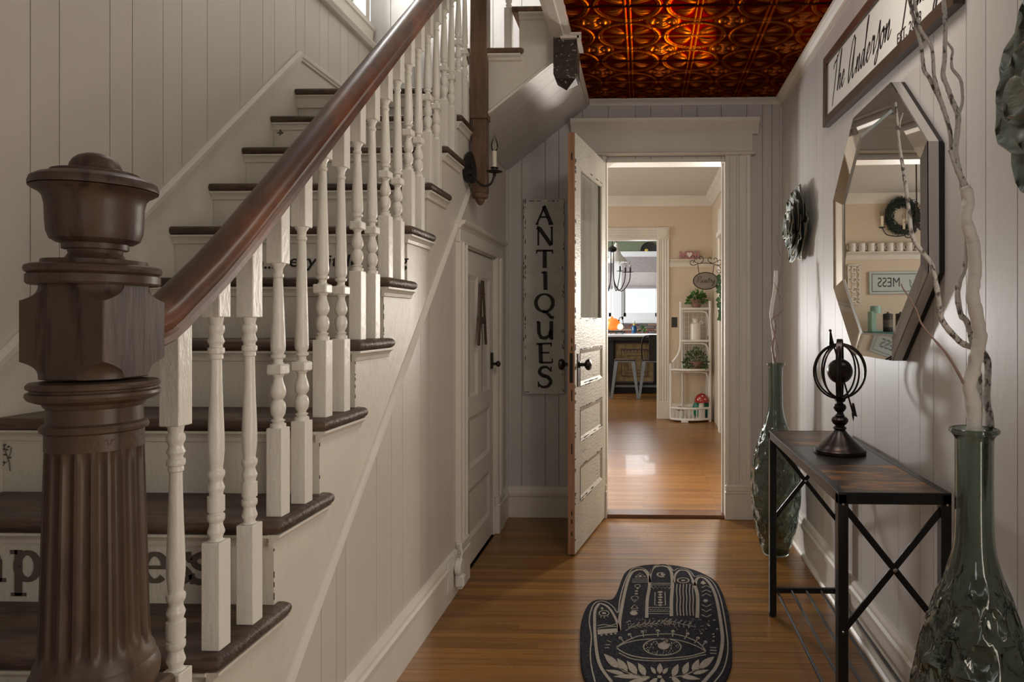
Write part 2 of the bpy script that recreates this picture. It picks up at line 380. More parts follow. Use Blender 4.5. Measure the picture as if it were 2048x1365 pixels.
# orientation matrices for text: facing the camera (-Y), facing -X (right wall), facing +X
def face_cam(x, y, z): return Matrix(((1, 0, 0, x), (0, 0, -1, y), (0, 1, 0, z), (0, 0, 0, 1)))
def struct(name, mb, m, parent=None): return mb.build(name, m, parent, kind='structure' if parent is None else None)

# ================================================================== SETTING
XW = -.81; XL = -1.62; XR = .80; YB = 4.0; ZC = 2.45
# ---- floor: individual oak strips
fl = struct('floor', MB().box(-2.0, 3.2, -1.6, 4.0, -.05, -.012), M['dark'])
y = .95
while y < 3.99:
    y1 = min(y+.0379, 4.0); x = XW+.004; 
    j = [XW+.004]+([random.uniform(-.5, .5)] if random.random() < .85 else [])+[XR-.004]
    for a, b in zip(j, j[1:]): MB().box(a+.0004, b-.0004, y+.0005, y1-.0004, -.012, random.uniform(-.0003, .0003)).build('plank', M['oak'], fl)
    y += .038
mb = MB(); y = -1.58
while y < .94: mb.box(XL, 3.1, y+.0005, y+.0375, -.012, 0); y += .038
mb.build('strip_boards', M['oak'], fl, kind='stuff')
struct('threshold', MB().mould([(0, -.01), (0, .006), (.012, .018), (.13, .018), (.142, .006), (.142, -.01)], (-.235, 3.985, 0), (.49, 3.985, 0), (0, 1, 0), (0, 0, 1)), M['threshold']).name = 'trim_threshold'
f2 = struct('floor', MB().box(-2.7, 3.2, 4.12, 14, -.05, 0), M['oak_far']); f2.name = 'floor_middle_room'

# ---- walls
fr = lambda u, v, t: (XR+t, u, v)
wr = struct('wall_right', MB().box(XR+.004, XR+.12, .95, 4.0, 0, 4.9), M['trim'])
RC = [3.068, 2.877, 2.777, 2.632, 2.536, 2.389, 2.171, 2.004, 1.911, 1.72, 1.623, 1.487, 3.19, 3.37, 3.47, 3.62, 3.76, 3.85, 1.28, 1.19, 1.05]
boards(wr, [[(.95, 0.16), (4.0, .16), (4.0, ZC-.0), (.95, ZC)]], RC, fr, gap=.0026)
fl_ = lambda u, v, t: (XL-t, u, v)
wl = struct('wall_left', MB().box(XL-.12, XL-.008, .3, 3.13, 0, 4.9).box(XL-.12, XL-.008, 3.13, 4.1, 0, 2.86).box(XL-.12, XL-.008, 3.13, 4.1, 4.35, 4.9), M['wallback'])
LC = [1.755, 1.845, 2.024, 2.115, 2.253, 2.347, 2.485, 2.692, 2.855, 2.947, 3.13, 3.215, 3.363, 3.456, 3.596, 3.69, 3.83, 1.62, 1.53, 1.3, 1.2, 1.0]
ztrim = lambda Y: 1.035+.902*(Y-1.65)
ZPK = 2.395
ypk = 1.65+(ZPK-1.035)/.902
boards(wl, [[(.5, ztrim(.5)), (ypk, ZPK), (YB, ZPK), (YB, 2.78), (3.13, 2.86), (3.13, 4.9), (.5, 4.9)]], LC, fl_, m=M['wallwarm'])
MB().prism([(.5, 0), (YB, 0), (YB, ZPK), (ypk, ZPK), (.5, ztrim(.5))], fl_, .001, .008).build('skirt_board', M['stair_paint'], wl)
# sloping skirt moulding, then level along the landing
P3 = [(0, 0), (0, .010), (.012, .012), (.018, .019), (.034, .021), (.040, .016), (.046, .010), (.046, 0)]
d = Vector((0, 1, .902)).normalized(); nrm = Vector((0, -d.z, d.y))
struct('trim_1', MB().mould([(a, b) for a, b in P3], Vector((XL, .5, ztrim(.5)))-nrm*.018, Vector((XL, ypk+.006, ZPK+.005))-nrm*.018, nrm, (1, 0, 0)), M['trim'])
struct('trim_2', MB().mould([(a*.8, b*.85) for a, b in P3], (XL, ypk+.004, ZPK-.012), (XL, YB, ZPK-.012), (0, 0, 1), (1, 0, 0)), M['trim'])
# landing window in the left wall
wf = struct('window_1', MB().box(XL-.11, XL+.0, 3.17, 3.23, 2.87, 4.35).box(XL-.11, XL, 3.93, 3.985, 2.87, 4.35).box(XL-.11, XL, 3.17, 3.985, 2.87, 2.93).box(XL-.11, XL, 3.17, 3.985, 4.29, 4.35)
            .box(XL-.08, XL-.04, 3.17, 3.985, 3.58, 3.63).box(XL-.07, XL-.045, 3.56, 3.585, 2.9, 4.3), M['trim'])
MB().box(XL-.062, XL-.058, 3.22, 3.94, 2.92, 4.3).build('pane', M['pane'], wf)
MB().box(XL, XL+.024, 3.04, 3.17, 2.80, 4.47, .004).build('casing', M['trim'], wf)
MB().box(XL, XL+.024, 3.04, 4.0, 4.35, 4.49, .004).build('casing', M['trim'], wf)
MB().mould([(0, 0), (0, .03), (.02, .045), (.03, .045), (.035, .012), (.11, .02), (.115, .03), (.14, .03), (.14, 0)], (XL, 3.0, 2.755), (XL, 3.995, 2.755), (0, 0, 1), (1, 0, 0)).build('window_sill', M['trim'], wf)
# back wall of the hall
fb = lambda u, v, t: (u, YB+t, v)
wb = struct('wall_back', MB().box(XL, -.235, YB+.008, YB+.12, 0, 4.9).box(.488, 1.0, YB+.008, YB+.12, 0, 4.9).box(-.235, .488, YB+.008, YB+.12, 2.10, 4.9), M['wallback'])
BC = [-1.5, -1.36, -1.27, -1.13, -.98, -.89, -.72, -.58, -.50, -.36, -.21, -.05, .04, .22, .31, .45, .60, .69, .745]
boards(wb, [[(XW, .17), (-.235, .17), (-.235, 2.10), (.488, 2.10), (.488, .17), (XR, .17), (XR, ZC), (-.32, ZC), (-.32, 4.9), (XL, 4.9), (XL, 2.24), (XW, 2.0)]], BC, fb)
# upper hallway side of the stairwell
struct('wall_upper', MB().box(-.41, -.31, -1.0, 3.1, 2.62, 2.68).box(XL, 1.0, -1.1, -1.0, 2.6, 4.9).box(.9, 1.0, -1, 4.1, 2.6, 4.9), M['wall'])
struct('ceiling_upper', MB().box(-1.8, 1.1, -1.1, 4.2, 4.9, 5.0), M['ceilwhite']).name = 'ceiling_upper'
# entry end, behind the camera
we = struct('wall_entry', MB().box(-2.0, -1.15, -1.7, -1.6, 0, 4.9).box(.15, 3.2, -1.7, -1.6, 0, 4.9).box(-1.15, .15, -1.7, -1.6, 2.0, 4.9).box(-1.15, .15, -1.7, -1.6, 0, 1.4).box(-1.15, -.6, -1.7, -1.6, 1.4, 2.0).box(XL-.12, XL, -1.7, .3, 0, 4.9), M['wall'])
# wide opening to the front room on the right of the camera
struct('wall_front_room', MB().box(XR, XR+.12, -1.6, .95, 2.15, 4.9).box(XR, 3.2, .9, .98, 0, 2.6).box(3.1, 3.2, -1.6, .95, 0, 2.6), M['wall'])

# under-stair wall (boards below the string line)
fx = lambda u, v, t: (XW-t, u, v)
zl = lambda Y: .628+.889*(Y-1.872)
YD0, YD1, ZD = 3.045, 3.67, 1.50     # closet door
us = struct('wall_stair', MB().prism([(1.0, -.0), (YD0, 0), (YD0, ZD), (YD1, ZD), (YD1, 0), (YB, 0), (YB, 2.05), (3.15, 2.05), (1.1656, 0.0)], fx, .008, .06), M['wallback'])
UC = [1.69, 1.775, 1.83, 2.044, 2.167, 2.267, 2.452, 2.556, 2.722, 2.85, 3.0, 3.14, 3.29, 3.43, 3.52, 3.70, 3.80, 3.9]
boards(us, [[(1.19, .0), (YD0, 0), (YD0, ZD), (YD1, ZD), (YD1, 0), (YB, 0), (YB, 2.045), (3.15, 2.045), (3.15, zl(3.15))]], UC, fx, m=M['wallwarm'])
# baseboards
BP = [(0, 0), (0, .017), (.12, .017), (.125, .022), (.145, .024), (.155, .018), (.165, .016), (.178, .010), (.182, 0)]
def base(name, p0, p1, out): return struct(name, MB().mould(BP, p0, p1, (0, 0, 1), out), M['trim'])
base('baseboard_stair', (XW, 1.1, 0), (XW, 2.895, 0), (1, 0, 0)).name = 'baseboard_stair'
base('baseboard_stair_2', (XW, 3.80, 0), (XW, YB, 0), (1, 0, 0)).name = 'baseboard_left'
base('baseboard_back', (XW, YB, 0), (-.39, YB, 0), (0, -1, 0))
base('baseboard_back', (.63, YB, 0), (XR, YB, 0), (0, -1, 0))
base('baseboard_right', (XR, .95, 0), (XR, YB, 0), (-1, 0, 0))
struct('baseboard_left_shoe', MB().mould([(0, 0), (0, .016), (.008, .015), (.016, .008), (.018, 0)], (XR-.017, .95, 0), (XR-.017, YB-.017, 0), (0, 0, 1), (-1, 0, 0)), M['trim']).name = 'baseboard_shoe'
# corner mouldings
struct('trim_3', MB().box(XW, XW+.012, YB-.012, YB, .18, 2.1), M['wall'])
struct('trim_4', MB().box(XR-.014, XR, YB-.014, YB, .18, ZC-.05), M['wall'])

# ---- ceiling: pressed copper tiles
ce = struct('ceiling', MB().box(-.335, XR+.1, -1.6, YB, ZC+.012, ZC+.14), M['dark'])
def tile_mesh(T=.6, n=120):
    vs = []; fs = []
    def h(x, y):
        c = .3; z = 0.0
        ax = min(x % c, c-x % c); ay = min(y % c, c-y % c)      # distance to lattice lines
        sx = min(x, T-x); sy = min(y, T-y)
        r = math.hypot(ax, ay)
        z += .0035*math.exp(-((r-.138)/.0035)**2)+.0025*math.exp(-((r-.127)/.0022)**2)
        if ax < .016: z += .0032*math.exp(-((ax-.010)/.0025)**2)
        if ay < .010: z += .0024*math.exp(-((ay-.004)/.003)**2)
        if .02 < r < .118:                      # leaf fronds inside the discs
            a = math.atan2(ay, ax)
            l = math.cos(4*(a-PI/4))*math.sin((r-.02)/.098*PI)
            z += .0045*max(0, l)*(0.65+.35*math.cos(a*22+r*90))
        fx_, fy_ = x % c-c/2, y % c-c/2; q = math.hypot(fx_, fy_); b = math.atan2(fy_, fx_)
        if q < .078:                            # flower in the middle of four discs
            k = abs(math.cos(2*b)); z += .0055*max(0, math.sin(min(1, q/.078)*PI))*k**1.5*(.7+.3*math.cos(q*260))
            z += .005*math.exp(-(q/.012)**2)
        if sy < .006: z -= .010
        return z*1.9
    for j in range(n+1):
        for i in range(n+1):
            x, y = T*i/n, T*j/n; vs.append((x, y, -h(min(max(x, 0), T), min(max(y, 0), T))))
    for j in range(n):
        for i in range(n): a = j*(n+1)+i; fs.append((a, a+n+1, a+n+2, a+1))
    me = bpy.data.meshes.new('tile'); me.from_pydata(vs, [], fs); me.polygons.foreach_set('use_smooth', [True]*len(fs)); me.materials.append(M['copper']); return me
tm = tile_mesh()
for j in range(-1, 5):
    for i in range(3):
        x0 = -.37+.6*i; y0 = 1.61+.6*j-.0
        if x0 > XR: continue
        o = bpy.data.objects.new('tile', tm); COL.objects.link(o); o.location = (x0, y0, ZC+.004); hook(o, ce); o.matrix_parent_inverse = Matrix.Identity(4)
# ceiling edge trims
CP = [(0, 0), (0, -.045), (.008, -.045), (.012, -.030), (.022, -.018), (.034, -.010), (.038, 0)]
struct('trim_5', MB().mould(CP, (XR, .2, ZC), (XR, YB, ZC), (-1, 0, 0), (0, 0, 1)), M['trim'])
struct('trim_6', MB().mould([(a*.8, b*.8) for a, b in CP], (-.32, YB, ZC), (XR, YB, ZC), (0, -1, 0), (0, 0, 1)), M['trim'])
struct('trim_7', MB().mould([(0, 0), (0, -.022), (.02, -.026), (.055, -.026), (.06, -.018), (.085, -.014), (.09, 0), (.09, .22), (0, .22)], (-.415, -.9, ZC+.0), (-.415, 3.10, ZC+.0), (1, 0, 0), (0, 0, 1)), M['trim'])
struct('trim_8', MB().mould([(0, 0), (0, -.03), (.045, -.03), (.055, 0), (.05, .1), (0, .1)], (-.375, 3.14, ZC), (-.375, YB, ZC), (1, 0, 0), (0, 0, 1)), M['trim'])

# ---- door casing at the back wall
d1 = struct('door_1', MB().box(-.235, -.218, YB-.005, YB+.125, .0, 2.098).box(.471, .488, YB-.005, YB+.125, 0, 2.098).box(-.235, .488, YB-.005, YB+.125, 2.082, 2.10)
            .box(.459, .472, YB+.05, YB+.075, 0, 2.082), M['trim'])
CAS = [(0, 0), (0, .014), (.012, .022), (.020, .024), (.026, .017), (.060, .017), (.066, .026), (.074, .026), (.080, .017), (.118, .018), (.124, .026), (.140, .028), (.148, .022), (.150, 0)]
MB().mould(CAS, (.474, YB, .20), (.474, YB, 2.125), (1, 0, 0), (0, -1, 0)).build('casing', M['trim'], d1)
MB().mould(CAS, (-.221, YB, .20), (-.221, YB, 2.125), (-1, 0, 0), (0, -1, 0)).build('casing', M['trim'], d1)
for x0, x1 in ((.470, .630), (-.387, -.217)):
    MB().box(x0, x1, YB-.032, YB, 0, .155, .002).box(x0, x1, YB-.036, YB, .150, .162, .004).box(x0+.002, x1-.002, YB-.030, YB, .16, .20, .006).build('plinth_block', M['trim'], d1)
MB().box(-.40, .645, YB-.045, YB, 2.118, 2.135, .006).build('header_bead', M['trim'], d1)
MB().box(-.385, .628, YB-.026, YB, 2.133, 2.245).build('frieze', M['trim'], d1)
HP = [(0, 0), (0, .028), (.010, .034), (.018, .038), (.024, .036), (.034, .044), (.050, .060), (.062, .078), (.070, .082), (.082, .084), (.084, 0)]
MB().mould(HP, (-.425, YB, 2.238), (.662, YB, 2.238), (0, 0, 1), (0, -1, 0)).build('header_crown', M['trim'], d1)

# ---- soffit and box of the upper flight
fy = lambda u, v, t: (u, 3.13+t, v)
RISE = .189; RUN = .2104
TZ = lambda k: .536+RISE*(k-1); TY = lambda k: 1.229+RUN*(k-1)
so = struct('wall_upper_stair', MB().prism([(-.80, 2.042), (-.33, 2.410), (-.33, 2.75), (-.34, 2.75), (-.34, 2.57), (-.575, 2.57), (-.575, 2.385), (-.80, 2.385)], fy, 0, .03), M['stair_paint'])
so.name = 'wall_upper_string'
struct('trim_9', MB().mould([(0, 0), (0, .010), (.010, .012), (.016, .004), (.016, 0)], (-.715, 3.13, 2.108), (-.335, 3.13, 2.406), (-.616, 0, .787), (0, -1, 0)), M['trim'])
sf = struct('ceiling_soffit', MB().prism([(-.808, 2.048), (-.335, ZC-.030), (-.335, ZC+.06), (-.808, 2.2)], fy, .03, .87), M['wallback'])
for k in range(5):
    a, b = 3.135+.173*k+.001, 3.135+.173*(k+1)-.001
    MB().prism([(-.808, 2.036), (-.335, ZC-.042), (-.335, ZC-.034), (-.808, 2.044)], lambda u, v, t: (u, t, v), a, b).build('board', M['wall'], sf)
# landing platform
struct('floor_landing', MB().box(XL, -.842, 3.20, YB, 2.09, 2.212).box(XL, -.70, 3.12+.02, YB, 2.15, 2.21), M['stair_paint'])

# ================================================================== STAIRCASE
st = thing('staircase', (-1.2, 1.0, 0), 'straight flight of stairs with worn dark wooden treads and cream painted risers', 'staircase')
def tread(yf, yb, z, xl, xr=-.78, xw=XW, th=.030, ret=.032, name='tread'):
    mb = MB(); r = th/2; lay = []
    for k in range(7):
        a = PI*k/6; ins = r*(1-math.sin(a)); zz = z-th+r*(1-math.cos(a))
        lay.append((ins, zz))
    vs = []; n = 10
    for ins, zz in lay:
        R = xr-ins; F = yf+ins; B = yb+ret-ins
        vs += [(xl, F, zz), (R-.012, F, zz), (R-.0035, F+.0035, zz), (R, F+.012, zz), (R, B-.012, zz), (R-.0035, B-.0035, zz), (R-.012, B, zz), (xw-.002, B, zz), (xw-.002, yb, zz), (xl, yb, zz)]
    fs = []
    for k in range(6):
        for i in range(n-1): fs.append((k*n+i, k*n+i+1, (k+1)*n+i+1, (k+1)*n+i))
    mb.add(vs, fs, True)
    for k in (0, 6):
        idx = [(k*n+i) for i in range(n)]
        base_ = [vs[i] for i in idx]; mb.add(base_, [(0, 1, 2, 3, 8, 9), (3, 4, 5, 6, 7, 8)] if True else [])
    return mb
SCO = [(0, 0), (.024, 0), (.024, -.006), (.017, -.010), (.011, -.018), (.009, -.028), (.004, -.030), (0, -.030)]
for k in range(-1, 11):
    z = TZ(k); yf = TY(k); yr = yf+.03
    if k <= 9:
        t = tread(yf, yf+RUN+.03, z, XL if k > 0 else XL+.0).build('tread', M['tread'], st)
        if k < 1: pass
    else:
        t = MB().box(XL, -.62, yf+.012, YB, z-.030, z).tube([(XL, yf+.012, z-.015), (-.80, yf+.012, z-.015)], .015, 10).build('landing_board', M['tread'], st)
    m1 = MB().mould(SCO, (XL, yr, z-.030), (XW-.0, yr, z-.030), (0, -1, 0), (0, 0, 1))
    if k < 10: m1.mould(SCO, (XW, yr-.020, z-.030), (XW, yf+RUN+.052, z-.030), (1, 0, 0), (0, 0, 1))
    m1.build('scotia', M['stair_paint'], t)
    zb = TZ(k-1) if k > -1 else 0
    rz = MB().box(XL, XW-.0302, yr+.0005, yr+.02, zb, z-.030).build('riser', M['stair_paint'], st)
    if k == 2: riser2 = rz
    if k == 3: riser3 = rz
    if k == 6: riser6 = rz
    if k == 8: riser8 = rz
# string: stepped face above the string line
poly = [(.84, 0)]
for k in range(-1, 11):
    poly += [(TY(k)+.03, (TZ(k-1) if k > -1 else 0)-.03 if k > -1 else 0), (TY(k)+.03, TZ(k)-.03)]
poly += [(3.15, TZ(10)-.03), (3.15, zl(3.15)), (1.1656, 0)]
poly = poly[1:]
MB().prism(poly, fx, -.0005, .03).build('string_board', M['stair_paint'], st)
dd = Vector((0, 1, .848)).normalized(); nn = Vector((0, -dd.z, dd.y))
MB().mould([(-.004, 0), (-.004, .010), (.004, .013), (.010, .008), (.016, .011), (.020, .006), (.022, 0)], (XW, 1.1656, 0), (XW, 3.145, zl(3.145)), nn, (1, 0, 0)).build('string_moulding', M['trim'], st)
# cracks where riser meets string (mitre lines)
for k in (1, 2, 3, 4, 5):
    y0 = TY(k)+.03; mb = MB(); z = TZ(k-1)+.01
    while z < TZ(k)-.05:
        l = random.uniform(.004, .02)
        if random.random() < .6: mb.box(XW, XW+.0012, y0+.0, y0+.0022, z, min(z+l, TZ(k)-.05))
        z += l+random.uniform(.004, .02)
    if mb.v: mb.build('joint_crack', M['chip'], st, kind='stuff')

# ---- lettering on risers
fr2 = lambda yy: (lambda u, v, t: (u, yy-t, v))
def slab_word(parent, yy, zb, xh, xs, m):
    fn = fr2(yy); mb = MB()
    def rect(u0, u1, v0, v1): mb.prism([(u0, v0), (u1, v0), (u1, v1), (u0, v1)], fn, 0, .001)
    for ch, x0 in xs:
        w = xh*.92; th = xh*.24
        if ch == 'p':
            rect(x0+.1*w, x0+.1*w+th, zb-.42*xh, zb+xh); rect(x0-.03*w, x0+.5*w, zb-.44*xh, zb-.33*xh); rect(x0-.05*w, x0+.2*w, zb+.87*xh, zb+xh)
            ribbon(mb, arc(x0+.55*w, zb+.5*xh, .36*w, .42*xh, -180, 180, 26), [xh*(.14+.11*abs(math.cos(math.radians(-180+360*i/26)))) for i in range(27)], fn)
        elif ch == 'e':
            ribbon(mb, arc(x0+.5*w, zb+.5*xh, .37*w, .42*xh, 0, 318, 26), [xh*(.13+.12*abs(math.cos(math.radians(318*i/26)))) for i in range(27)], fn)
            rect(x0+.2*w, x0+.98*w, zb+.45*xh, zb+.56*xh)
        elif ch == 's':
            ribbon(mb, crom([(x0+.78*w, zb+.72*xh), (x0+.55*w, zb+.92*xh), (x0+.2*w, zb+.8*xh), (x0+.25*w, zb+.58*xh), (x0+.6*w, zb+.45*xh), (x0+.74*w, zb+.25*xh), (x0+.5*w, zb+.07*xh), (x0+.2*w, zb+.12*xh), (x0+.1*w, zb+.3*xh)], 5), xh*.19, fn)
            rect(x0+.68*w, x0+.8*w, zb+.66*xh, zb+xh); rect(x0+.06*w, x0+.18*w, zb, zb+.34*xh)
        elif ch == 'a':
            rect(x0+.6*w, x0+.6*w+th, zb, zb+.7*xh); rect(x0+.6*w, x0+1.0*w, zb, zb+.12*xh)
            ribbon(mb, arc(x0+.45*w, zb+.66*xh, .28*w, .27*xh, 0, 160, 12), xh*.17, fn)
            ribbon(mb, arc(x0+.40*w, zb+.28*xh, .26*w, .22*xh, 60, 330, 16), xh*.17, fn)
        elif ch == 'n':
            rect(x0+.08*w, x0+.08*w+th, zb, zb+xh); rect(x0+.62*w, x0+.62*w+th, zb, zb+.7*xh); rect(x0, x0+.42*w, zb, zb+.12*xh); rect(x0+.52*w, x0+w, zb, zb+.12*xh)
            ribbon(mb, arc(x0+.48*w, zb+.64*xh, .26*w, .28*xh, 0, 170, 12), xh*.18, fn)
        elif ch == 'i':
            rect(x0+.1*w, x0+.1*w+th, zb, zb+xh); rect(x0, x0+.45*w, zb, zb+.12*xh); rect(x0, x0+.2*w, zb+.87*xh, zb+xh); rect(x0+.08*w, x0+.1*w+th, zb+1.18*xh, zb+1.42*xh)
        elif ch == 'H':
            for q in (.1, .8): rect(x0+q*w, x0+q*w+th, zb, zb+1.4*xh); rect(x0+(q-.12)*w, x0+(q+.12)*w+th, zb, zb+.12*xh); rect(x0+(q-.12)*w, x0+(q+.12)*w+th, zb+1.28*xh, zb+1.4*xh)
            rect(x0+.2*w, x0+.9*w, zb+.64*xh, zb+.78*xh)
    mb.build('lettering', m, parent, label='dark brown slab letters reading Happiness')
yy = TY(2)+.0295
px = lambda x: at_y(x, 640, yy).x
slab_word(riser2, yy, at_y(300, 1168, yy).z, .071, [('e', px(281)), ('s', px(336)), ('s', px(377)), ('p', px(24)), ('p', px(93)), ('i', px(166)), ('n', px(205)), ('a', px(-45))], M['brownletter'])
yy = TY(6)+.0295
p = at_y(676, 523, yy); text_obj('lettering', 'every little thing', .060, face_cam(p.x, yy-.0005, p.z), M['letter'], riser6, shear=.15, off=.0004, sx=1.22)
p = at_y(530, 527, yy); text_obj('lettering', "n...", .06, face_cam(p.x, yy-.0005, p.z), M['letter'], riser6, shear=.1, off=.0006)
p = at_y(406, 512, yy); text_obj('lettering', "C", .075, face_cam(p.x+.005, yy-.0005, p.z), M['letter'], riser6, shear=.1, off=.002)
# small flower and bird decals
yy = TY(3)+.0295; mb = MB(); fn = fr2(yy)
q = lambda x, y: (at_y(x, y, yy).x, at_y(x, y, yy).z)
ribbon(mb, [q(21, 943), q(19, 925), q(13, 908), q(8, 890)], .0012, fn); ribbon(mb, [q(4, 934), q(12, 925), q(18, 922)], .0012, fn)
ribbon(mb, [q(18, 915), q(22, 905), q(23, 895)], .001, fn)
for x, y in ((4, 892), (10, 890), (17, 894), (7, 899), (14, 900), (10, 910), (20, 916), (8, 925)):
    c = q(x, y); mb.prism([(c[0]+.004*math.cos(a), c[1]+.004*math.sin(a)*.7) for a in (0, 1.2, 2.5, 3.6, 5)], fn, 0, .0008)
mb.build('flower_decal', M['brownletter'], riser3)
yy = TY(8)+.0295; mb = MB(); fn = fr2(yy); q = lambda x, y: (at_y(x, y, yy).x, at_y(x, y, yy).z)
for pl in ([q(552, 266), q(558, 264), q(561, 258), q(564, 263), q(568, 266), q(563, 269), q(559, 272), q(558, 268)],): mb.prism(pl, fn, 0, .0008)
mb.build('bird_decal', M['brownletter'], riser8)

# ---- railing
ra = thing('stair_railing', (-.815, 1.1, 0), 'mahogany handrail on white turned balusters up the side of the stairs', 'railing')
def brail(Y): # underside height
    return 1.357+.863*(Y-1.435)
path = [(1.066, 1.112), (1.10, 1.114), (1.13, 1.124), (1.16, 1.142), (1.19, 1.164), (1.23, 1.192), (1.28, 1.228), (1.36, brail(1.36)), (1.9, brail(1.9)), (2.5, brail(2.5)), (3.12, brail(3.12))]
sec = [(-.022, 0), (-.029, .005), (-.029, .016), (-.025, .022), (-.030, .029), (-.034, .038), (-.032, .049), (-.025, .058), (-.013, .0645), (0, .066), (.013, .0645), (.025, .058), (.032, .049), (.034, .038), (.030, .029), (.025, .022), (.029, .016), (.029, .005), (.022, 0)]
mb = MB(); vs = []; fs = []; n = len(sec); P = [Vector(p) for p in path]
for i, p in enumerate(P):
    t = (P[min(i+1, len(P)-1)]-P[max(0, i-1)]).normalized(); nv = Vector((-t.y, t.x))
    for u, w in sec: vs.append((-.815+u, p.x+nv.x*w, p.y+nv.y*w))
for i in range(len(P)-1):
    for k in range(n): fs.append((i*n+k, i*n+(k+1) % n, (i+1)*n+(k+1) % n, (i+1)*n+k))
mb.add(vs, fs, True); mb.add(vs[:n], [tuple(range(n))]); mb.add(vs[-n:], [tuple(range(n))])
hr = mb.build('handrail', M['rail'], ra, label='worn mahogany handrail')
md = hr.modifiers.new('s', 'EDGE_SPLIT'); md.split_angle = math.radians(38)
PA = [(.0150, .2036), (.0112, .207), (.0112, .211), (.0150, .219), (.0148, .222), (.0118, .232), (.0115, .238), (.0148, .243), (.0152, .248), (.0148, .253), (.0120, .2545), (.0120, .258), (.0150, .2595), (.0150, .288), (.0118, .290), (.0118, .294), (.0148, .303), (.0146, .305), (.0112, .315), (.0112, .320), (.0146, .326), (.0152, .331), (.0148, .336), (.0118, .338),
      (.0114, .342), (.0128, .352), (.0145, .375), (.0142, .40), (.0132, .43), (.0118, .465), (.0106, .51), (.0100, .548), (.0122, .550), (.0122, .556), (.0112, .558), (.0144, .5605), (.0148, .565), (.0144, .570), (.0112, .572), (.0112, .576), (.0146, .582), (.0144, .584), (.0115, .592), (.0114, .596), (.0144, .602), (.0148, .607), (.0144, .612), (.0112, .616), (.0135, .629)]
PB = lambda top: [(.0165, .195), (.0165, .203), (.011, .206), (.015, .211), (.009, .215), (.0145, .225), (.0165, .238), (.0145, .250), (.009, .257), (.0112, .259), (.0155, .267), (.0165, .276), (.014, .287), (.0105, .298), (.0095, .306), (.0135, .313),
                  (.0135, .336), (.0095, .341), (.0095, .347), (.0150, .351), (.0155, .356), (.011, .359), (.0150, .366), (.0157, .375), (.0150, .40), (.0125, .36+(top-.36)*.5), (.0098, top-.035), (.0092, top-.033), (.0118, top-.029), (.0118, top-.024), (.0092, top-.020), (.0105, top-.010), (.0155, top-.002), (.0155, top)]
def baluster(typ, top, hb, htop, mtop_y):
    """typ A/B, top = underside of square top block above the tread, htop = height where it meets the rail"""
    mb = MB(); w = .0178
    mb.box(-w, w, -w, w, 0, hb, .0015)
    if typ == 'A': mb.lathe(PA, n=18)
    else:
        mb.lathe(PB(top), n=18); mb.box(-.0178, .0178, -.0178, .0178, .313, .336, .003)
    if htop > top: mb.box(-w, w, -w, w, top, htop, .0015)
    return mb
bl = [(1.165, 0, 'A', .629), (1.277, 1, 'A', .629), (1.387, 1, 'A', .629)]
for k in range(2, 10):
    for i, dy in enumerate((.058, .163)):
        bl.append((TY(k)+dy, k, 'B', (.560, .655)[i] if not (k == 3 and i == 0) else .655))
for i, (Y, k, ty, top) in enumerate(bl):
    h = (brail(Y) if Y > 1.25 else 1.147)+.012-TZ(k)
    mbx = baluster(ty, top, .203 if ty == 'A' else .195, h, 0); mbx_M = Matrix.Translation((-.815, Y, TZ(k)))
    mbx.v = [mbx_M @ v for v in mbx.v]
    mbx.build('baluster', M['baluster'], ra)

# ---- newel post
NX, NY = -.832, 1.012
nw = thing('newel_post', (NX, NY, TZ(-1)), 'dark carved wooden newel post with urn finial and fluted shaft at the stair foot', 'newel post')
T_ = Matrix.Translation((NX, NY, 0))
zpx = lambda y, Y=1.012: H_CAM-(y-PYC)*Y/FPX
def nl(prof, n=40): return MB(T_).lathe([(r, z) for r, z in prof], n=n)
R = lambda wpx: wpx/2*1.0/1351*1.0
nl([(R(215), zpx(374)), (R(216), zpx(368)), (R(210), zpx(358)), (R(190), zpx(351)), (R(170), zpx(348)), (R(150), zpx(345)), (R(148), zpx(340)), (R(100), zpx(336)), (R(90), zpx(332)), (R(86), zpx(324)), (R(76), zpx(314)), (R(58), zpx(306)), (R(34), zpx(301)), (.0005, zpx(300))]).build('finial_cap', M['newel'], nw)
nl([(R(110), zpx(497)), (R(112), zpx(490)), (R(112), zpx(486)), (R(130), zpx(484)), (R(150), zpx(477)), (R(160), zpx(462)), (R(163), zpx(440)), (R(165), zpx(410)), (R(172), zpx(393)), (R(185), zpx(385)), (R(200), zpx(381)), (R(214), zpx(376))]).build('urn', M['newel'], nw)
nl([(R(216), zpx(570)), (R(222), zpx(566)), (R(222), zpx(551)), (R(214), zpx(548)), (R(224), zpx(545)), (R(228), zpx(539)), (R(224), zpx(533)), (R(212), zpx(530)), (R(178), zpx(529)), (R(176), zpx(520)), (R(120), zpx(520)), (R(100), zpx(514)), (R(90), zpx(505)), (R(94), zpx(498)), (R(112), zpx(496)), (R(112), zpx(490))]).build('neck', M['newel'], nw)
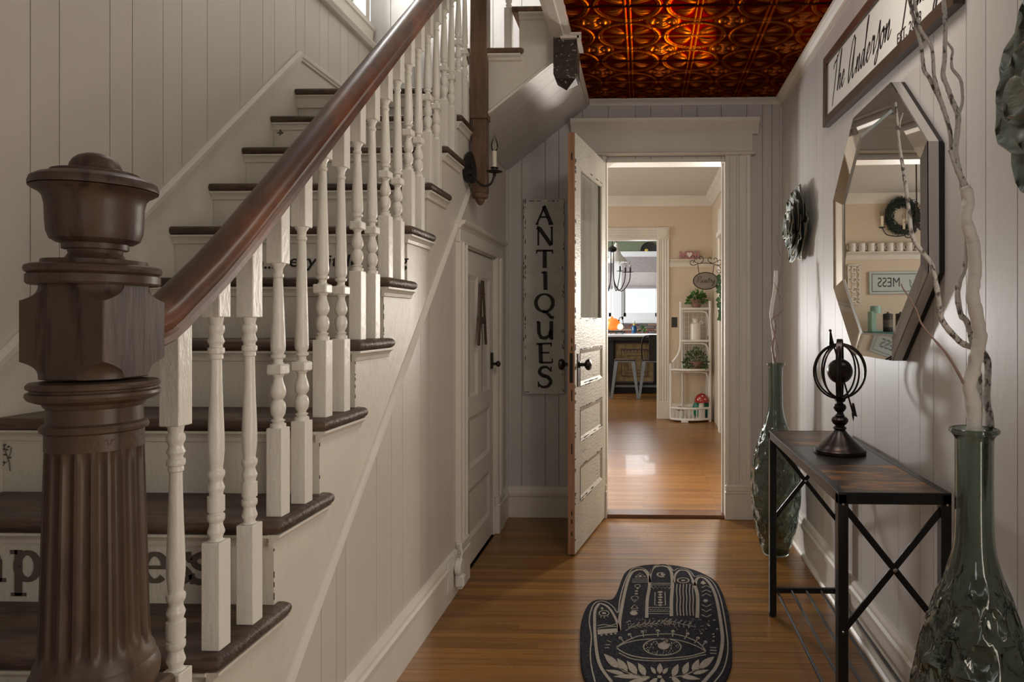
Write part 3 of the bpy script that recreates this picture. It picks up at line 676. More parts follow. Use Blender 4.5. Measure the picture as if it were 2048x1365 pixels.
# capital block with scooped corners
zb0, zb1 = 1.073, 1.214; hw = .0625; zc = (zb0+zb1)/2
blk = MB(Matrix.Translation((NX, NY, 0))).box(-hw, hw, -hw, hw, zb0, zb1, .0015).build('capital_block', M['newel'], nw)
cp_ = [(.0668+.027*(d_/.029)**3.2, zb0+d_) for d_ in [.029*k/12 for k in range(13)]]
cut = MB(Matrix.Translation((NX, NY, 0))).lathe([(.0668, zb0-.01)]+cp_+[(r_, zb0+zb1-z_) for r_, z_ in cp_[::-1]]+[(.0668, zb1+.01)], n=96).build('tmp_cut', M['newel']); bo = blk.modifiers.new('b', 'BOOLEAN'); bo.operation = 'INTERSECT'; bo.object = cut; bo.solver = 'EXACT'
dg = bpy.context.evaluated_depsgraph_get(); me = bpy.data.meshes.new_from_object(blk.evaluated_get(dg)); blk.modifiers.clear(); blk.data = me; bpy.data.objects.remove(cut)
me.polygons.foreach_set('use_smooth', [False]*len(me.polygons))
# collars under the block and fluted shaft
nl([(R(166), zpx(900)), (R(166), zpx(866)), (R(180), zpx(862)), (R(182), zpx(856)), (R(176), zpx(850)), (R(162), zpx(846)), (R(160), zpx(817)), (R(168), zpx(813)), (R(172), zpx(807)), (R(196), zpx(803)), (R(216), zpx(798)), (R(224), zpx(791)), (R(222), zpx(785)), (R(210), zpx(782)), (R(208), zpx(779)), (R(220), zpx(776)), (R(222), zpx(770)), (R(214), zpx(765)), (R(160), zpx(762))]).build('shaft_collar', M['newel'], nw)
def flute(r, z, a):
    k = (a*20/(2*PI)) % 1; dpt = max(0, math.sin(PI*min(1, max(0, (k-.12)/.76))))**.7
    e = min(1, max(0, (z-zpx(1310))/.015), )*min(1, max(0, (zpx(884)-z)/.012))
    return r-.0055*dpt*e
prof = [(R(206), zpx(1338)), (R(200), zpx(1325)), (R(190), zpx(1316)), (R(186), zpx(1305)), (R(185), zpx(1290))]
for i in range(12): prof.append((R(183-19*i/11), zpx(1270-(1270-895)*i/11)))
prof += [(R(166), zpx(887)), (R(166), zpx(876))]
MB(T_).lathe(prof, n=200, rmod=flute).build('fluted_shaft', M['newel'], nw)
nl([(R(150), zpx(1480)), (R(205), zpx(1400)), (R(220), zpx(1380)), (R(222), zpx(1360)), (R(214), zpx(1346)), (R(205), zpx(1338))]).build('shaft_base', M['newel'], nw)
MB(T_).box(-.075, .075, -.075, .075, TZ(-1), zpx(1410), .006).build('plinth', M['newel'], nw)

# ---- landing post and dropped newel of the upper flight
lp = thing('landing_newel_post', (-.755, 3.14, 1.69), 'square brown wooden post at the corner of the stair landing', 'post')
MB().box(-.79, -.722, 3.10, 3.165, 1.74, 2.09, .006).box(-.795, -.717, 3.09, 3.17, 2.08, 3.3, .004).build('post_body', M['post'], lp)
MB(Matrix.Translation((-.756, 3.13, 0))).lathe([(.004, 1.688), (.012, 1.694), (.020, 1.706), (.022, 1.716), (.034, 1.722), (.038, 1.732), (.036, 1.742)], n=16).build('carved_pendant', M['post'], lp)
dp = thing('dropped_newel', (-.35, 3.12, 2.21), 'speckled dark wooden pendant post hanging at the ceiling corner', 'post')
mb = MB(); s = .054; x0, y0 = -.352, 3.10
vs = [(x0+a*s, y0+b*s, z) for z in (2.44, 2.262) for a, b in ((-1, -1), (1, -1), (1, 1), (-1, 1))]+[(x0+a*s*.86, y0+b*s*.86, 2.245) for a, b in ((-1, -1), (1, -1), (1, 1), (-1, 1))]+[(x0, y0, 2.205)]
fs = [(0, 1, 5, 4), (1, 2, 6, 5), (2, 3, 7, 6), (3, 0, 4, 7), (0, 3, 2, 1), (4, 5, 9, 8), (5, 6, 10, 9), (6, 7, 11, 10), (7, 4, 8, 11), (8, 9, 12), (9, 10, 12), (10, 11, 12), (11, 8, 12)]
M['speck'] = mat('speckled_dark_wood', (.030, .020, .013), .5, noise=((70, 70, 70), (.35, .32, .27), .62, .65), bump=((40, 40, 40), .5))
mb.add(vs, fs).build('post_body', M['speck'], dp)
MB().mould([(0, 0), (0, .018), (.012, .018), (.02, .008), (.03, .008), (.034, 0)], (x0-.02, y0-s, 2.415), (x0+s+.018, y0-s, 2.415), (0, 0, 1), (0, -1, 0)).mould([(0, 0), (0, .018), (.012, .018), (.02, .008), (.03, .008), (.034, 0)], (x0+s, y0-s-.018, 2.395), (x0+s, y0+s, 2.395), (0, 0, 1), (1, 0, 0)).build('cap_moulding', M['trim'], dp)
# upper flight treads
uf = thing('upper_stair_flight', (-.6, 3.5, 2.2), 'upper flight of stairs turning right above the landing behind the brown post', 'staircase')
for k, (xa, xb, z) in enumerate(((-.84, -.553, 2.409), (-.604, -.33, 2.598))):
    t = MB().box(xa, xb-.015, 3.115, YB-.01, z-.028, z).tube([(xa, 3.115, z-.014), (xb-.01, 3.115, z-.014)], .014, 10).ball((xb-.012, 3.115, z-.014), .014).build('tread', M['post'], uf)
    MB().mould([(0, 0), (0, .026), (-.008, .026), (-.016, .014), (-.026, .010), (-.03, 0)], (xa+.03, 3.13, z-.028), (xb-.012, 3.13, z-.028), (0, 0, 1), (0, -1, 0)).build('scotia', M['stair_paint'], t)
    MB().box(xa+.03, xa+.045, 3.135, YB-.01, z-.19, z-.03).build('riser', M['stair_paint'], uf)
bm_ = baluster('B', .56, .195, .8, 0); T2 = Matrix.Translation((-.628, 3.15, 2.409)); bm_.v = [T2 @ v for v in bm_.v]; bm_.build('baluster', M['baluster'], uf)
MB().box(-.46, -.40, 3.12, 3.18, 2.60, 3.4).build('upper_post', M['speck'], uf)

# ================================================================== CLOSET DOOR
cd = struct('door_2', MB().box(XW-.05, XW+.004, YD0-.0, YD0+.012, 0, ZD).box(XW-.05, XW+.004, YD1-.012, YD1, 0, ZD).box(XW-.05, XW+.004, YD0, YD1, ZD-.012, ZD), M['trim'])
CA2 = [(0, 0), (0, .012), (.01, .02), (.016, .022), (.024, .014), (.07, .014), (.076, .024), (.086, .026), (.092, .018), (.112, .020), (.118, .024), (.13, .022), (.132, 0)]
MB().mould(CA2, (XW, YD0+.004, .20), (XW, YD0+.004, ZD+.0), (0, -1, 0), (1, 0, 0)).build('casing', M['trim'], cd)
MB().mould(CA2, (XW, YD1-.004, .20), (XW, YD1-.004, ZD+.0), (0, 1, 0), (1, 0, 0)).build('casing', M['trim'], cd)
for a, b in ((YD0-.137, YD0+.0), (YD1, YD1+.137)):
    MB().box(XW, XW+.030, a, b, 0, .15, .003).box(XW, XW+.034, a, b, .147, .162, .005).box(XW, XW+.028, a, b, .16, .20, .006).build('plinth_block', M['trim'], cd)
MB().box(XW, XW+.020, YD0-.132, YD1+.132, ZD-.004, ZD+.062, .002).mould([(0, 0), (0, .022), (.012, .028), (.018, .040), (.028, .046), (.034, .046), (.034, 0)], (XW, YD0-.14, ZD+.055), (XW, YD1+.14, ZD+.055), (0, 0, 1), (1, 0, 0)).build('header', M['trim'], cd)
def leaf_frame(mb, W_, H_, holes, t0, t1):
    """slab with rectangular holes; u 0..W, v 0..H ; holes (u0,u1,v0,v1)"""
    us = sorted({0, W_}|{h[0] for h in holes}|{h[1] for h in holes}); vs = sorted({0, H_}|{h[2] for h in holes}|{h[3] for h in holes})
    for a, b in zip(us, us[1:]):
        for c, d_ in zip(vs, vs[1:]):
            if any(h[0] <= a and b <= h[1] and h[2] <= c and d_ <= h[3] for h in holes): continue
            mb.box(a, b, t0, t1, c, d_)
    return mb
def panel(mb, h, t0, t1, m=.022, dep=.007):
    u0, u1, v0, v1 = h
    mb.box(u0, u1, t0+dep, t1-dep, v0, v1)
    for f, s_ in ((t0, 1), (t1, -1)):   # bevelled moulding round the panel on both faces
        o = [(u0, v0), (u1, v0), (u1, v1), (u0, v1)]; i_ = [(u0+m, v0+m), (u1-m, v0+m), (u1-m, v1-m), (u0+m, v1-m)]
        vs = [(a, f-s_*.002, b) for a, b in o]+[(a+(m*.35 if a < (u0+u1)/2 else -m*.35), f+s_*.0015, b+(m*.35 if b < (v0+v1)/2 else -m*.35)) for a, b in o]+[(a, f+s_*dep*1.02, b) for a, b in i_]
        fs = [(k, (k+1) % 4, 4+(k+1) % 4, 4+k) for k in range(4)]+[(4+k, 4+(k+1) % 4, 8+(k+1) % 4, 8+k) for k in range(4)]
        mb.add(vs, fs)
    return mb
# closet leaf: u along Y, face to +X
MC = Matrix(((0, -1, 0, XW-.004), (1, 0, 0, YD0+.014), (0, 0, 1, .012), (0, 0, 0, 1)))   # (u,t,v)->(x=-t, y=u, z=v)
Wd, Hd = YD1-YD0-.028, ZD-.03
holes = [(.09, Wd/2-.045, .78, 1.36), (Wd/2+.045, Wd-.09, .78, 1.36), (.09, Wd-.09, .45, .69), (.09, Wd-.09, .12, .35)]
cl = leaf_frame(MB(MC), Wd, Hd, holes, 0, .034).build('door_leaf', M['trim'], cd)
for h in holes: panel(MB(MC), h, 0, .034).build('panel', M['trim'], cl)
for z in (1.24, .14): MB().box(XW-.004, XW+.004, YD0+.012, YD0+.026, z, z+.17, .002).build('hinge', M['iron'], cl)
mb = MB().box(XW-.004, XW+.004, YD1-.075, YD1-.035, .90, .985, .002).lathe([(.007, 0), (.007, .022), (.013, .026), (.017, .034), (.013, .042), (.004, .046)], (XW, YD1-.055, .925), 12, 'x')
mb.build('knob', M['iron'], cl)
la = thing('letter_a_decoration', (XW+.004, 3.30, 1.03), 'tall dark wooden letter A hung on the closet door under the stairs', 'letter')
fn = lambda u, v, t: (XW+.010+t, u, v)
za, zb = 1.035, 1.353; yA = 3.345
MB().prism([(yA-.085, za), (yA-.045, za), (yA-.028, za+.11), (yA+.028, za+.11), (yA+.048, za), (yA+.088, za), (yA+.028, zb), (yA-.028, zb)], fn, 0, .014).build('letter_body', M['frame_brown'], la)
la.name = 'wooden_letter'
bpy.data.objects.remove([o for o in KIDS(la)][0])
# two legs, crossbar, built so the counter stays open
mb = MB(); mb.prism([(yA-.090, za), (yA-.058, za), (yA+.004, zb), (yA-.026, zb)], fn, 0, .006); mb.prism([(yA+.090, za), (yA+.058, za), (yA-.004, zb), (yA+.026, zb)], fn, 0, .006); mb.prism([(yA-.055, za+.105), (yA+.055, za+.105), (yA+.045, za+.14), (yA-.045, za+.14)], fn, .0005, .0055)
mb.build('letter_body', M['frame_brown'], la)
MB().box(XW-.002, XW+.008, yA+.02, yA+.10, 1.289, 1.291).build('hanging_nail', M['iron'], la)

# outlet with plug-in night light by the baseboard
ol = thing('wall_outlet', (-.79, 2.80, .09), 'white outlet plate with a round plug-in night light on the stair baseboard', 'outlet')
MB().box(-.793, -.787, 2.72, 2.80, .055, .175, .002).build('outlet_plate', M['plastic'], ol)
MB().lathe([(.002, 0), (.030, 0), (.036, .006), (.036, .022), (.030, .028), (.002, .028)], (-.787, 2.835, .125), 24, 'x').build('night_light', M['plastic'], ol)
MB().box(-.787, -.748, 2.815, 2.850, .045, .095, .006).build('light_sensor', M['plastic'], ol)
MB().tube([(-.777, 2.86, .16), (-.772, 2.87, .185), (-.777, 2.875, .20)], .003, 6).tube([(-.77, 2.84, .155), (-.765, 2.85, .175), (-.772, 2.862, .19)], .003, 6).build('cord', M['plastic'], ol)

# ================================================================== OPEN GLAZED DOOR
hg = Vector((-.222, 3.995)); fe = Vector((-.338, 3.325)); dv = (fe-hg); LW = dv.length; dv.normalize(); nv = Vector((dv.y, -dv.x))  # nv: away from opening?
if nv.x > 0: nv = -nv
MD = Matrix(((dv.x, nv.x, 0, hg.x), (dv.y, nv.y, 0, hg.y), (0, 0, 1, .012), (0, 0, 0, 1)))
od = thing('open_door', (hg.x, hg.y, 0), 'old crackled cream door with a hazy glass pane, standing open', 'door')
DH = 2.065; TD = .035
ho = [(.10, LW-.10, 1.145, 1.92), (.10, LW-.10, .815, .995), (.10, LW-.10, .535, .70), (.10, LW-.10, .235, .41)]
leaf_frame(MB(MD), LW-.002, DH, ho, 0, TD).build('door_frame', M['door_paint'], od, label='crackled cream stiles and rails')
for h in ho[1:]: panel(MB(MD), h, 0, TD, .020, .008).build('panel', M['door_paint'], od)
MB(MD).box(.10, LW-.10, .0155, .0195, 1.145, 1.92).build('glass_pane', M['doorglass'], od, label='hazy old glass')
u0, u1, v0, v1 = ho[0]
mb = MB(MD)
for tt in (0, TD-.012): mb.box(u0, u1, tt+.001, tt+.011, v0, v0+.014).box(u0, u1, tt+.001, tt+.011, v1-.014, v1).box(u0, u0+.014, tt+.001, tt+.011, v0, v1).box(u1-.014, u1, tt+.001, tt+.011, v0, v1)
mb.build('glazing_bead', M['door_paint'], od)
MB(MD).box(LW-.002, LW, .0005, TD-.0005, .0, DH).build('door_edge', M['door_edge'], od, label='bare orange wood edge')
mb = MB(MD)
for z, l in ((1.93, .035), (1.30, .0), (1.035, .022), (.995, .022), (.75, .055), (.49, .05), (.19, .022), (.15, .022), (.09, .02)):
    if l: mb.box(LW-.001, LW+.0008, .012, .018, z, z+l)
mb.build('mortise_slot', M['dark'], od)
MB(MD).box(LW-.001, LW+.0015, .009, .026, .84, .985).build('lock_plate', M['iron'], od)
MB(MD).box(LW-.085, LW-.045, -.004, 0, .815, .98, .001).box(LW-.085, LW-.045, TD, TD+.004, .815, .98, .001).build('escutcheon', M['iron'], od)
KP = [(.016, 0), (.016, .006), (.009, .010), (.008, .028), (.016, .033), (.026, .041), (.029, .050), (.026, .058), (.012, .064), (.001, .066)]
T3 = Matrix(((1, 0, 0, 0), (0, -1, 0, 0), (0, 0, 1, 0), (0, 0, 0, 1)))
MB(MD @ Matrix.Translation((LW-.065, -.003, .925)) @ T3).lathe(KP, n=20, axis='y').build('door_knob', M['bronze'], od)
MB(MD @ Matrix.Translation((LW-.065, TD+.003, .925))).lathe(KP, n=20, axis='y').build('door_knob', M['bronze'], od)
# paint flakes and cracks along panel mouldings
mb = MB(MD); random.seed(3)
for h in ho:
    for z in (h[2]-.004, h[3]+.003, h[2]+.008):
        u = h[0]
        while u < h[1]:
            l = random.uniform(.01, .06)
            if random.random() < .5: mb.box(u, min(u+l, h[1]), -.0032, 0, z+random.uniform(-.002, .002), z+random.uniform(.002, .005))
            u += l+random.uniform(.005, .04)
for z in [random.uniform(.05, 2.0) for _ in range(46)]:
    mb.box(LW-.015-random.random()*.012, LW-.004, -.0006, 0, z, z+random.uniform(.003, .02))
for z in [random.uniform(.2, 1.0) for _ in range(16)]:
    u = random.uniform(.1, .5); mb.box(u, u+random.uniform(.02, .09), -.0006 if not any(h[2] < z < h[3] for h in ho) else .0072, .008, z, z+.0018)
mb.build('paint_chips', M['chip'], od, kind='stuff')

# ================================================================== ANTIQUES SIGN
an = thing('antiques_sign', (-.585, 3.99, .725), 'tall distressed white board reading ANTIQUES in black on the back wall', 'sign')
MB().box(-.706, -.464, 3.976, 3.992, .725, 1.867, .003).build('board', M['antique_sign'], an)
fn = lambda u, v, t: (u, 3.9758-t, v)
mb = MB(); random.seed(5)
for x in (-.694, -.476, -.704, -.468):
    z = .74
    while z < 1.85:
        l = random.uniform(.005, .035)
        if random.random() < .42: w = random.uniform(.002, .006); mb.prism([(x-w/2, z), (x+w/2, z+l*.2), (x+w/3, z+l), (x-w/2, z+l*.8)], fn, 0, .0006)
        z += l+.012
for z in (.737, 1.855):
    x = -.70
    while x < -.48:
        l = random.uniform(.008, .04)
        if random.random() < .6: mb.prism([(x, z-.002), (x+l, z-.001), (x+l*.9, z+.003), (x, z+.002)], fn, 0, .0006)
        x += l+.012
mb.build('worn_marks', M['chip'], an, kind='stuff')
ay = lambda x, y: (lambda p: (p.x, p.z))(at_y(x, y, 3.976))
def L_(pts, w): ribbon(mb, [ay(1040+a/3.33, 390+b/3.33) for a, b in pts], w, fn)
S1 = .0235; S2 = .011
glyphs = {
 'A': [([(165, 72), (112, 195)], S2), ([(158, 75), (207, 193)], S1), ([(133, 148), (188, 148)], S2*.9), ([(105, 194), (124, 194)], S2), ([(190, 194), (222, 194)], S2)],
 'N': [([(122, 222), (122, 338)], S2), ([(112, 218), (130, 224), (208, 336)], S1), ([(212, 218), (212, 334)], S2), ([(203, 217), (220, 217)], S2*.8)],
 'T': [([(110, 372), (220, 372)], S2*1.1), ([(110, 370), (112, 392)], S2*.7), ([(218, 370), (216, 392)], S2*.7), ([(165, 370), (165, 488)], S1)],
 'I': [([(168, 512), (170, 634)], S1), ([(143, 520), (170, 514)], S2)],
 'U': [([(124, 845), (126, 920), (140, 950), (168, 955), (195, 940), (208, 900)], S1*.9), ([(209, 842), (209, 962)], S1*.9), ([(110, 848), (128, 845)], S2*.8), ([(207, 960), (220, 958)], S2)],
 'E': [([(136, 990), (140, 1122)], S1), ([(110, 994), (212, 990)], S2), ([(138, 1052), (196, 1052)], S2*.9), ([(138, 1118), (215, 1118)], S2), ([(210, 990), (206, 1012)], S2*.6), ([(217, 1118), (214, 1092)], S2*.7)],
}
for k, ss in glyphs.items():
    mb = MB()
    for pts, w in ss: L_(pts, w)
    mb.build('letter', M['letter'], an)
mb = MB()
c = ay(1040+163/3.33, 390+720/3.33); rx, ry = .0175*1.0+.0, .0
p0 = ay(1040+106/3.33, 390+720/3.33); p1 = ay(1040+163/3.33, 390+662/3.33)
rx = c[0]-p0[0]; ry = p1[1]-c[1]
ribbon(mb, arc(c[0], c[1], rx, ry, 0, 360, 30), [.009+.013*abs(math.cos(math.radians(i*12))) for i in range(31)], fn)
L_([(150, 775), (180, 785), (205, 815), (226, 820)], S1*.8); mb.build('letter', M['letter'], an)
mb = MB(); S_ = crom([(204, 1170), (178, 1148), (145, 1152), (130, 1180), (150, 1203), (185, 1215), (205, 1245), (185, 1275), (150, 1280), (124, 1262)], 5)
ribbon(mb, [ay(1040+p.x/3.33, 390+p.y/3.33) for p in [Vector(q) for q in S_]], [.010+.012*math.sin(PI*i/(len(S_)-1)) for i in range(len(S_))], fn); L_([(207, 1145), (206, 1180)], S2*.8); L_([(123, 1245), (124, 1282)], S2*.8)
mb.build('letter', M['letter'], an)

# ================================================================== RIGHT WALL: NAME SIGN, MIRROR, FLOWERS
# sign frame lies on the wall, very slightly out of level
S0 = Vector((0, 2.968, 1.989)); S1_ = Vector((0, 1.725, 1.948)); su = (S1_-S0).normalized(); sv = Vector((0, -su.z, su.y)); sv = Vector((0, su.z, -su.y)) if sv.z < 0 else sv
LS = (S1_-S0).length; HS = .292
ns = thing('framed_name_sign', (XR-.02, 2.35, 1.97), 'long white sign with black script and a walnut frame high on the right wall', 'sign')
fs_ = lambda u, v, t: tuple(Vector((XR-.024-t, 0, 0))+S0+su*u+sv*v)
MB().prism([(.01, .01), (LS-.01, .01), (LS-.01, HS-.01), (.01, HS-.01)], fs_, -.02, -.004).build('sign_face', M['signwhite'], ns)
b = .036
for q in ([(0, 0), (LS, 0), (LS-b, b), (b, b)], [(0, HS), (b, HS-b), (LS-b, HS-b), (LS, HS)], [(0, 0), (b, b), (b, HS-b), (0, HS)], [(LS, 0), (LS, HS), (LS-b, HS-b), (LS-b, b)]):
    MB().prism(q, fs_, -.023, .006).build('frame', M['frame_brown'], ns)
GL = {
 'T': (1.25, [[(-.15, 1.9), (.0, 2.2), (.4, 2.3), (.9, 2.55), (1.35, 2.9)], [(.62, 2.6), (.55, 1.5), (.35, .3), (.15, -.7)]]),
 'h': (.95, [[(0, .2), (.3, 1.5), (.45, 2.5), (.33, 2.5), (.15, 1.2), (.02, .05), (.22, .7), (.48, 1.0), (.6, .8), (.55, .15), (.7, .05), (.95, .4)]]),
 'e': (.75, [[(0, .4), (.35, .55), (.5, .85), (.32, 1.0), (.1, .6), (.13, .15), (.35, 0), (.75, .4)]]),
 'A': (1.55, [[(.95, 2.1), (.7, 2.6), (.35, 2.2), (.08, 1.1), (.05, .2), (.25, -.05), (.6, .7), (.9, 1.9), (1.02, 2.4)], [(1.0, 2.2), (.88, 1.1), (.85, .2), (1.02, 0), (1.2, .15), (1.5, .45)]]),
 'n': (.95, [[(0, .3), (.15, 1.0), (.08, .05), (.3, .7), (.52, 1.0), (.58, .6), (.52, .1), (.7, .05), (.95, .4)]]),
 'd': (.98, [[(.55, .85), (.28, 1.0), (.05, .55), (.08, .08), (.3, .15), (.6, 1.2), (.85, 2.7), (.7, 2.3), (.6, 1.0), (.58, .2), (.72, 0), (.98, .4)]]),
 'r': (.8, [[(0, .3), (.2, 1.15), (.32, .98), (.52, 1.02), (.5, .5), (.55, .08), (.8, .4)]]),
 's': (.75, [[(0, .3), (.3, .95), (.48, 1.6), (.55, 1.0), (.55, .1), (.4, -.55), (.15, -.6), (.2, -.2), (.75, .45)]]),
 'o': (.75, [[(.35, 1.0), (.08, .7), (.1, .12), (.35, 0), (.55, .5), (.42, .98), (.3, .85), (.75, .8)]]),
 'F': (1.35, [[(-.1, 2.3), (.3, 2.75), (.9, 2.75), (1.5, 3.0)], [(.75, 2.7), (.6, 1.3), (.35, -.2), (.1, -1.1)], [(.25, 1.2), (.7, 1.35), (1.05, 1.6)]]),
 'a': (.95, [[(.55, .85), (.28, 1.0), (.05, .55), (.1, .05), (.32, .2), (.56, 1.0), (.5, .3), (.65, 0), (.95, .4)]]),
 'm': (1.3, [[(0, .3), (.15, 1.0), (.08, .05), (.28, .75), (.45, 1.0), (.46, .05), (.65, .75), (.82, 1.0), (.88, .5), (.85, .1), (1.0, .03), (1.3, .4)]]),
 'i': (.5, [[(0, .3), (.15, 1.0), (.1, .15), (.25, .03), (.5, .4)], [(.22, 1.45), (.26, 1.55)]]),
 'l': (.55, [[(0, .3), (.35, 1.8), (.42, 2.5), (.28, 2.3), (.15, .6), (.25, .02), (.55, .4)]]),
 'y': (.85, [[(0, .9), (.08, .2), (.3, .1), (.52, 1.0), (.48, 0), (.35, -1.3), (.08, -1.3), (.2, -.5), (.85, .4)]]),
 'P': (1.1, [[(.3, 2.2), (.25, 1.2), (.1, .0)], [(-.1, 1.7), (.1, 2.4), (.7, 2.5), (1.0, 2.0), (.75, 1.3), (.3, 1.2)]]),
 't': (.6, [[(0, .3), (.25, 1.2), (.35, 2.0), (.2, .6), (.25, .05), (.6, .4)], [(0, 1.35), (.55, 1.5)]]),
}
def script(word, x0, v0, sz, w, fn, slant=.25, sxx=1.0, kern=None):
    mb = MB(); x = x0
    for ch in word:
        if ch == ' ': x += .55*sz*sxx; continue
        adv, strokes = GL[ch]
        for s_ in strokes:
            pts = crom([(p[0]*sz*sxx+x+p[1]*sz*slant, v0+p[1]*sz) for p in s_], 7)
            k = len(pts); ribbon(mb, pts, [w*(.55+.45*math.sin(PI*(i+.5)/k)) for i in range(k)], fn, nib=(math.radians(35), .35))
        x += adv*sz*sxx
    return mb, x
SFN = lambda u, v, t: fs_(u, v, t-.004)
mb, xe = script('The', .115, .100, .056, .0125, SFN, sxx=1.0)
mb2, xe = script('Anderson', .33, .092, .056, .0125, SFN, sxx=1.08)
mb3, xe = script('Family', .87, .100, .052, .0125, SFN, sxx=1.0)
for q in (mb, mb2, mb3): q.build('script_lettering', M['letter'], ns)
mt = Matrix((( 0, 0, -1, XR-.024+.0035), (su.y, sv.y, 0, (S0+su*.93+sv*.060).y), (su.z, sv.z, 0, (S0+su*.93+sv*.060).z), (0, 0, 0, 1)))
text_obj('small_lettering', 'EST. 2018', .046, mt, M['letter'], ns)

# mirror (regular octagon), tipped a hair forward
mr = thing('octagonal_mirror', (XR, 2.29, 1.03), 'large eight-sided mirror with a wide glass frame hanging above the console table', 'mirror')
MY, MZ = 2.29, 1.46
def octo(ap): R_ = ap/math.cos(PI/8); return [(MY+R_*math.cos(PI/8+k*PI/4)*1.06, MZ+R_*math.sin(PI/8+k*PI/4)) for k in range(8)]
tilt = math.radians(-.25)
def mx(u, v, t):
    dx = -t-(v-MZ)*math.tan(-tilt)*1; return (XR-.004+dx, u, v)
OUT, INN, MID = octo(.425), octo(.352), octo(.345)
mb = MB().prism(OUT, mx, .0, .012); mb.build('backing', M['dark'], mr)
vs = [mx(u, v, .012) for u, v in OUT]+[mx(u, v, .042) for u, v in OUT]
MB().add(vs, [(k, (k+1) % 8, 8+(k+1) % 8, 8+k) for k in range(8)]).build('frame_edge', M['mirrorside'], mr)
for k in range(8):
    j = (k+1) % 8
    o_ = [Vector(mx(*OUT[k], .043)), Vector(mx(*OUT[j], .043)), Vector(mx(*INN[j], .030)), Vector(mx(*INN[k], .030))]
    MB().add([tuple(p) for p in o_]+[tuple(p+Vector((.004, 0, 0))) for p in o_], [(0, 1, 2, 3), (7, 6, 5, 4), (0, 4, 5, 1), (1, 5, 6, 2), (2, 6, 7, 3), (3, 7, 4, 0)]).build('frame_facet', M['facet'], mr)
    a_, b_ = Vector(mx(*INN[k], .030)), Vector(mx(*INN[j], .030)); c_, d_ = Vector(mx(*MID[k], .024)), Vector(mx(*MID[j], .024))
    MB().add([tuple(p) for p in (a_, b_, d_, c_)], [(0, 1, 2, 3)]).build('inner_bevel', M['chrome'], mr)
MB().prism(octo(.347), mx, .020, .024).build('mirror_glass', M['mirror'], mr)

def wall_flower(Y, Z, rad, label, seed, grp=None):
    t = thing('metal_flower', (XR, Y, Z), label, 'wall decor', grp); rr = random.Random(seed)
    rings = [(6, 1.0, .50, .008, .30), (6, .80, .44, .030, .30), (5, .58, .36, .050, .28), (4, .36, .26, .066, .24)]
    for ri, (n, L, Wd_, off, _) in enumerate(rings):
        for k in range(n):
            a = 2*PI*(k+ri*.5)/n+rr.uniform(-.08, .08); L_r = rad*L*rr.uniform(.94, 1.04); wd = rad*Wd_*rr.uniform(.92, 1.05)
            nu, nvv = 7, 5; vs = []; fs = []
            for i in range(nu+1):
                s_ = i/nu; w_ = wd*(math.sin(PI*min(1, s_**.8*.985))**.55)*.98+.002
                for j in range(nvv+1):
                    q = j/nvv*2-1
                    lx = L_r*(.10+.9*s_)+.015*math.cos(q*PI*.5)*(s_ > .9); ly = q*w_
                    hz_ = off+.006*(k % 3)+.020*s_*s_*(1 if ri < 2 else 1.7)*L+.008*q*q
                    ya = math.cos(a)*lx-math.sin(a)*ly; za_ = math.sin(a)*lx+math.cos(a)*ly
                    vs.append((XR-hz_-.004, Y+ya, Z+za_))
            for i in range(nu):
                for j in range(nvv): p_ = i*(nvv+1)+j; fs.append((p_, p_+1, p_+nvv+2, p_+nvv+1))
            mb = MB().add(vs, fs, True); pe = mb.build('petal', M['flower'], t)
            md = pe.modifiers.new('t', 'SOLIDIFY'); md.thickness = .0025
            edge = [vs[i*(nvv+1)] for i in range(nu+1)]+[vs[nu*(nvv+1)+j] for j in range(1, nvv+1)]+[vs[i*(nvv+1)+nvv] for i in range(nu-1, -1, -1)]
            MB().tube(edge, .0011, 5).build('petal_edge', M['flower_edge'], pe)
    MB().ball((XR-.085, Y, Z), .014, .022, .022).build('flower_centre', M['flower'], t)
    MB().lathe([(.02, 0), (.02, .055)], (XR-.058, Y, Z), 10, 'x').build('mount', M['iron'], t)
    return t
wall_flower(3.42, 1.635, .20, 'dark green metal flower on the far end of the right wall, above the far vase', 2, None)
wall_flower(1.285, 1.612, .215, 'green metal flower with gold-worn petal edges nearest the camera, cut by the frame', 9, None)

# ================================================================== CONSOLE TABLE
ct = thing('console_table', (.634, 2.22, 0), 'narrow console table with black metal frame and rustic brown top along the right wall', 'table')
x0, x1, y0, y1, zt = .490, .773, 1.738, 2.70, .724; L = .026
for a in (x0, x1-L):
    for b_ in (y0, y1-L): 
        lg = MB().box(a, a+L, b_, b_+L, .012, zt-.004, .0015).build('leg', M['black_metal'], ct)
        MB().lathe([(.012, 0), (.014, .003), (.014, .012)], (a+L/2, b_+L/2, 0), 12).build('foot', M['black_metal'], lg)
MB().box(x0, x0+.022, y0, y1, zt-.03, zt, .001).box(x1-.022, x1, y0, y1, zt-.03, zt, .001).box(x0+.022, x1-.022, y0, y0+.006, zt-.03, zt, .001).box(x0+.022, x1-.022, y1-.006, y1, zt-.03, zt, .001).build('top_frame', M['black_metal'], ct)
ya, yb = y0+(y1-y0)*.345, y0+(y1-y0)*.665
MB().box(x0+.022, x1-.022, y0+.006, ya-.0008, zt-.018, zt-.001).build('top_panel', M['burl'], ct, label='rustic brown panel')
MB().box(x0+.022, x1-.022, ya+.0008, yb-.0008, zt-.018, zt-.001).build('top_panel', M['darktop'], ct, label='black centre panel')
MB().box(x0+.022, x1-.022, yb+.0008, y1-.006, zt-.018, zt-.001).build('top_panel', M['burl'], ct, label='rustic brown panel')
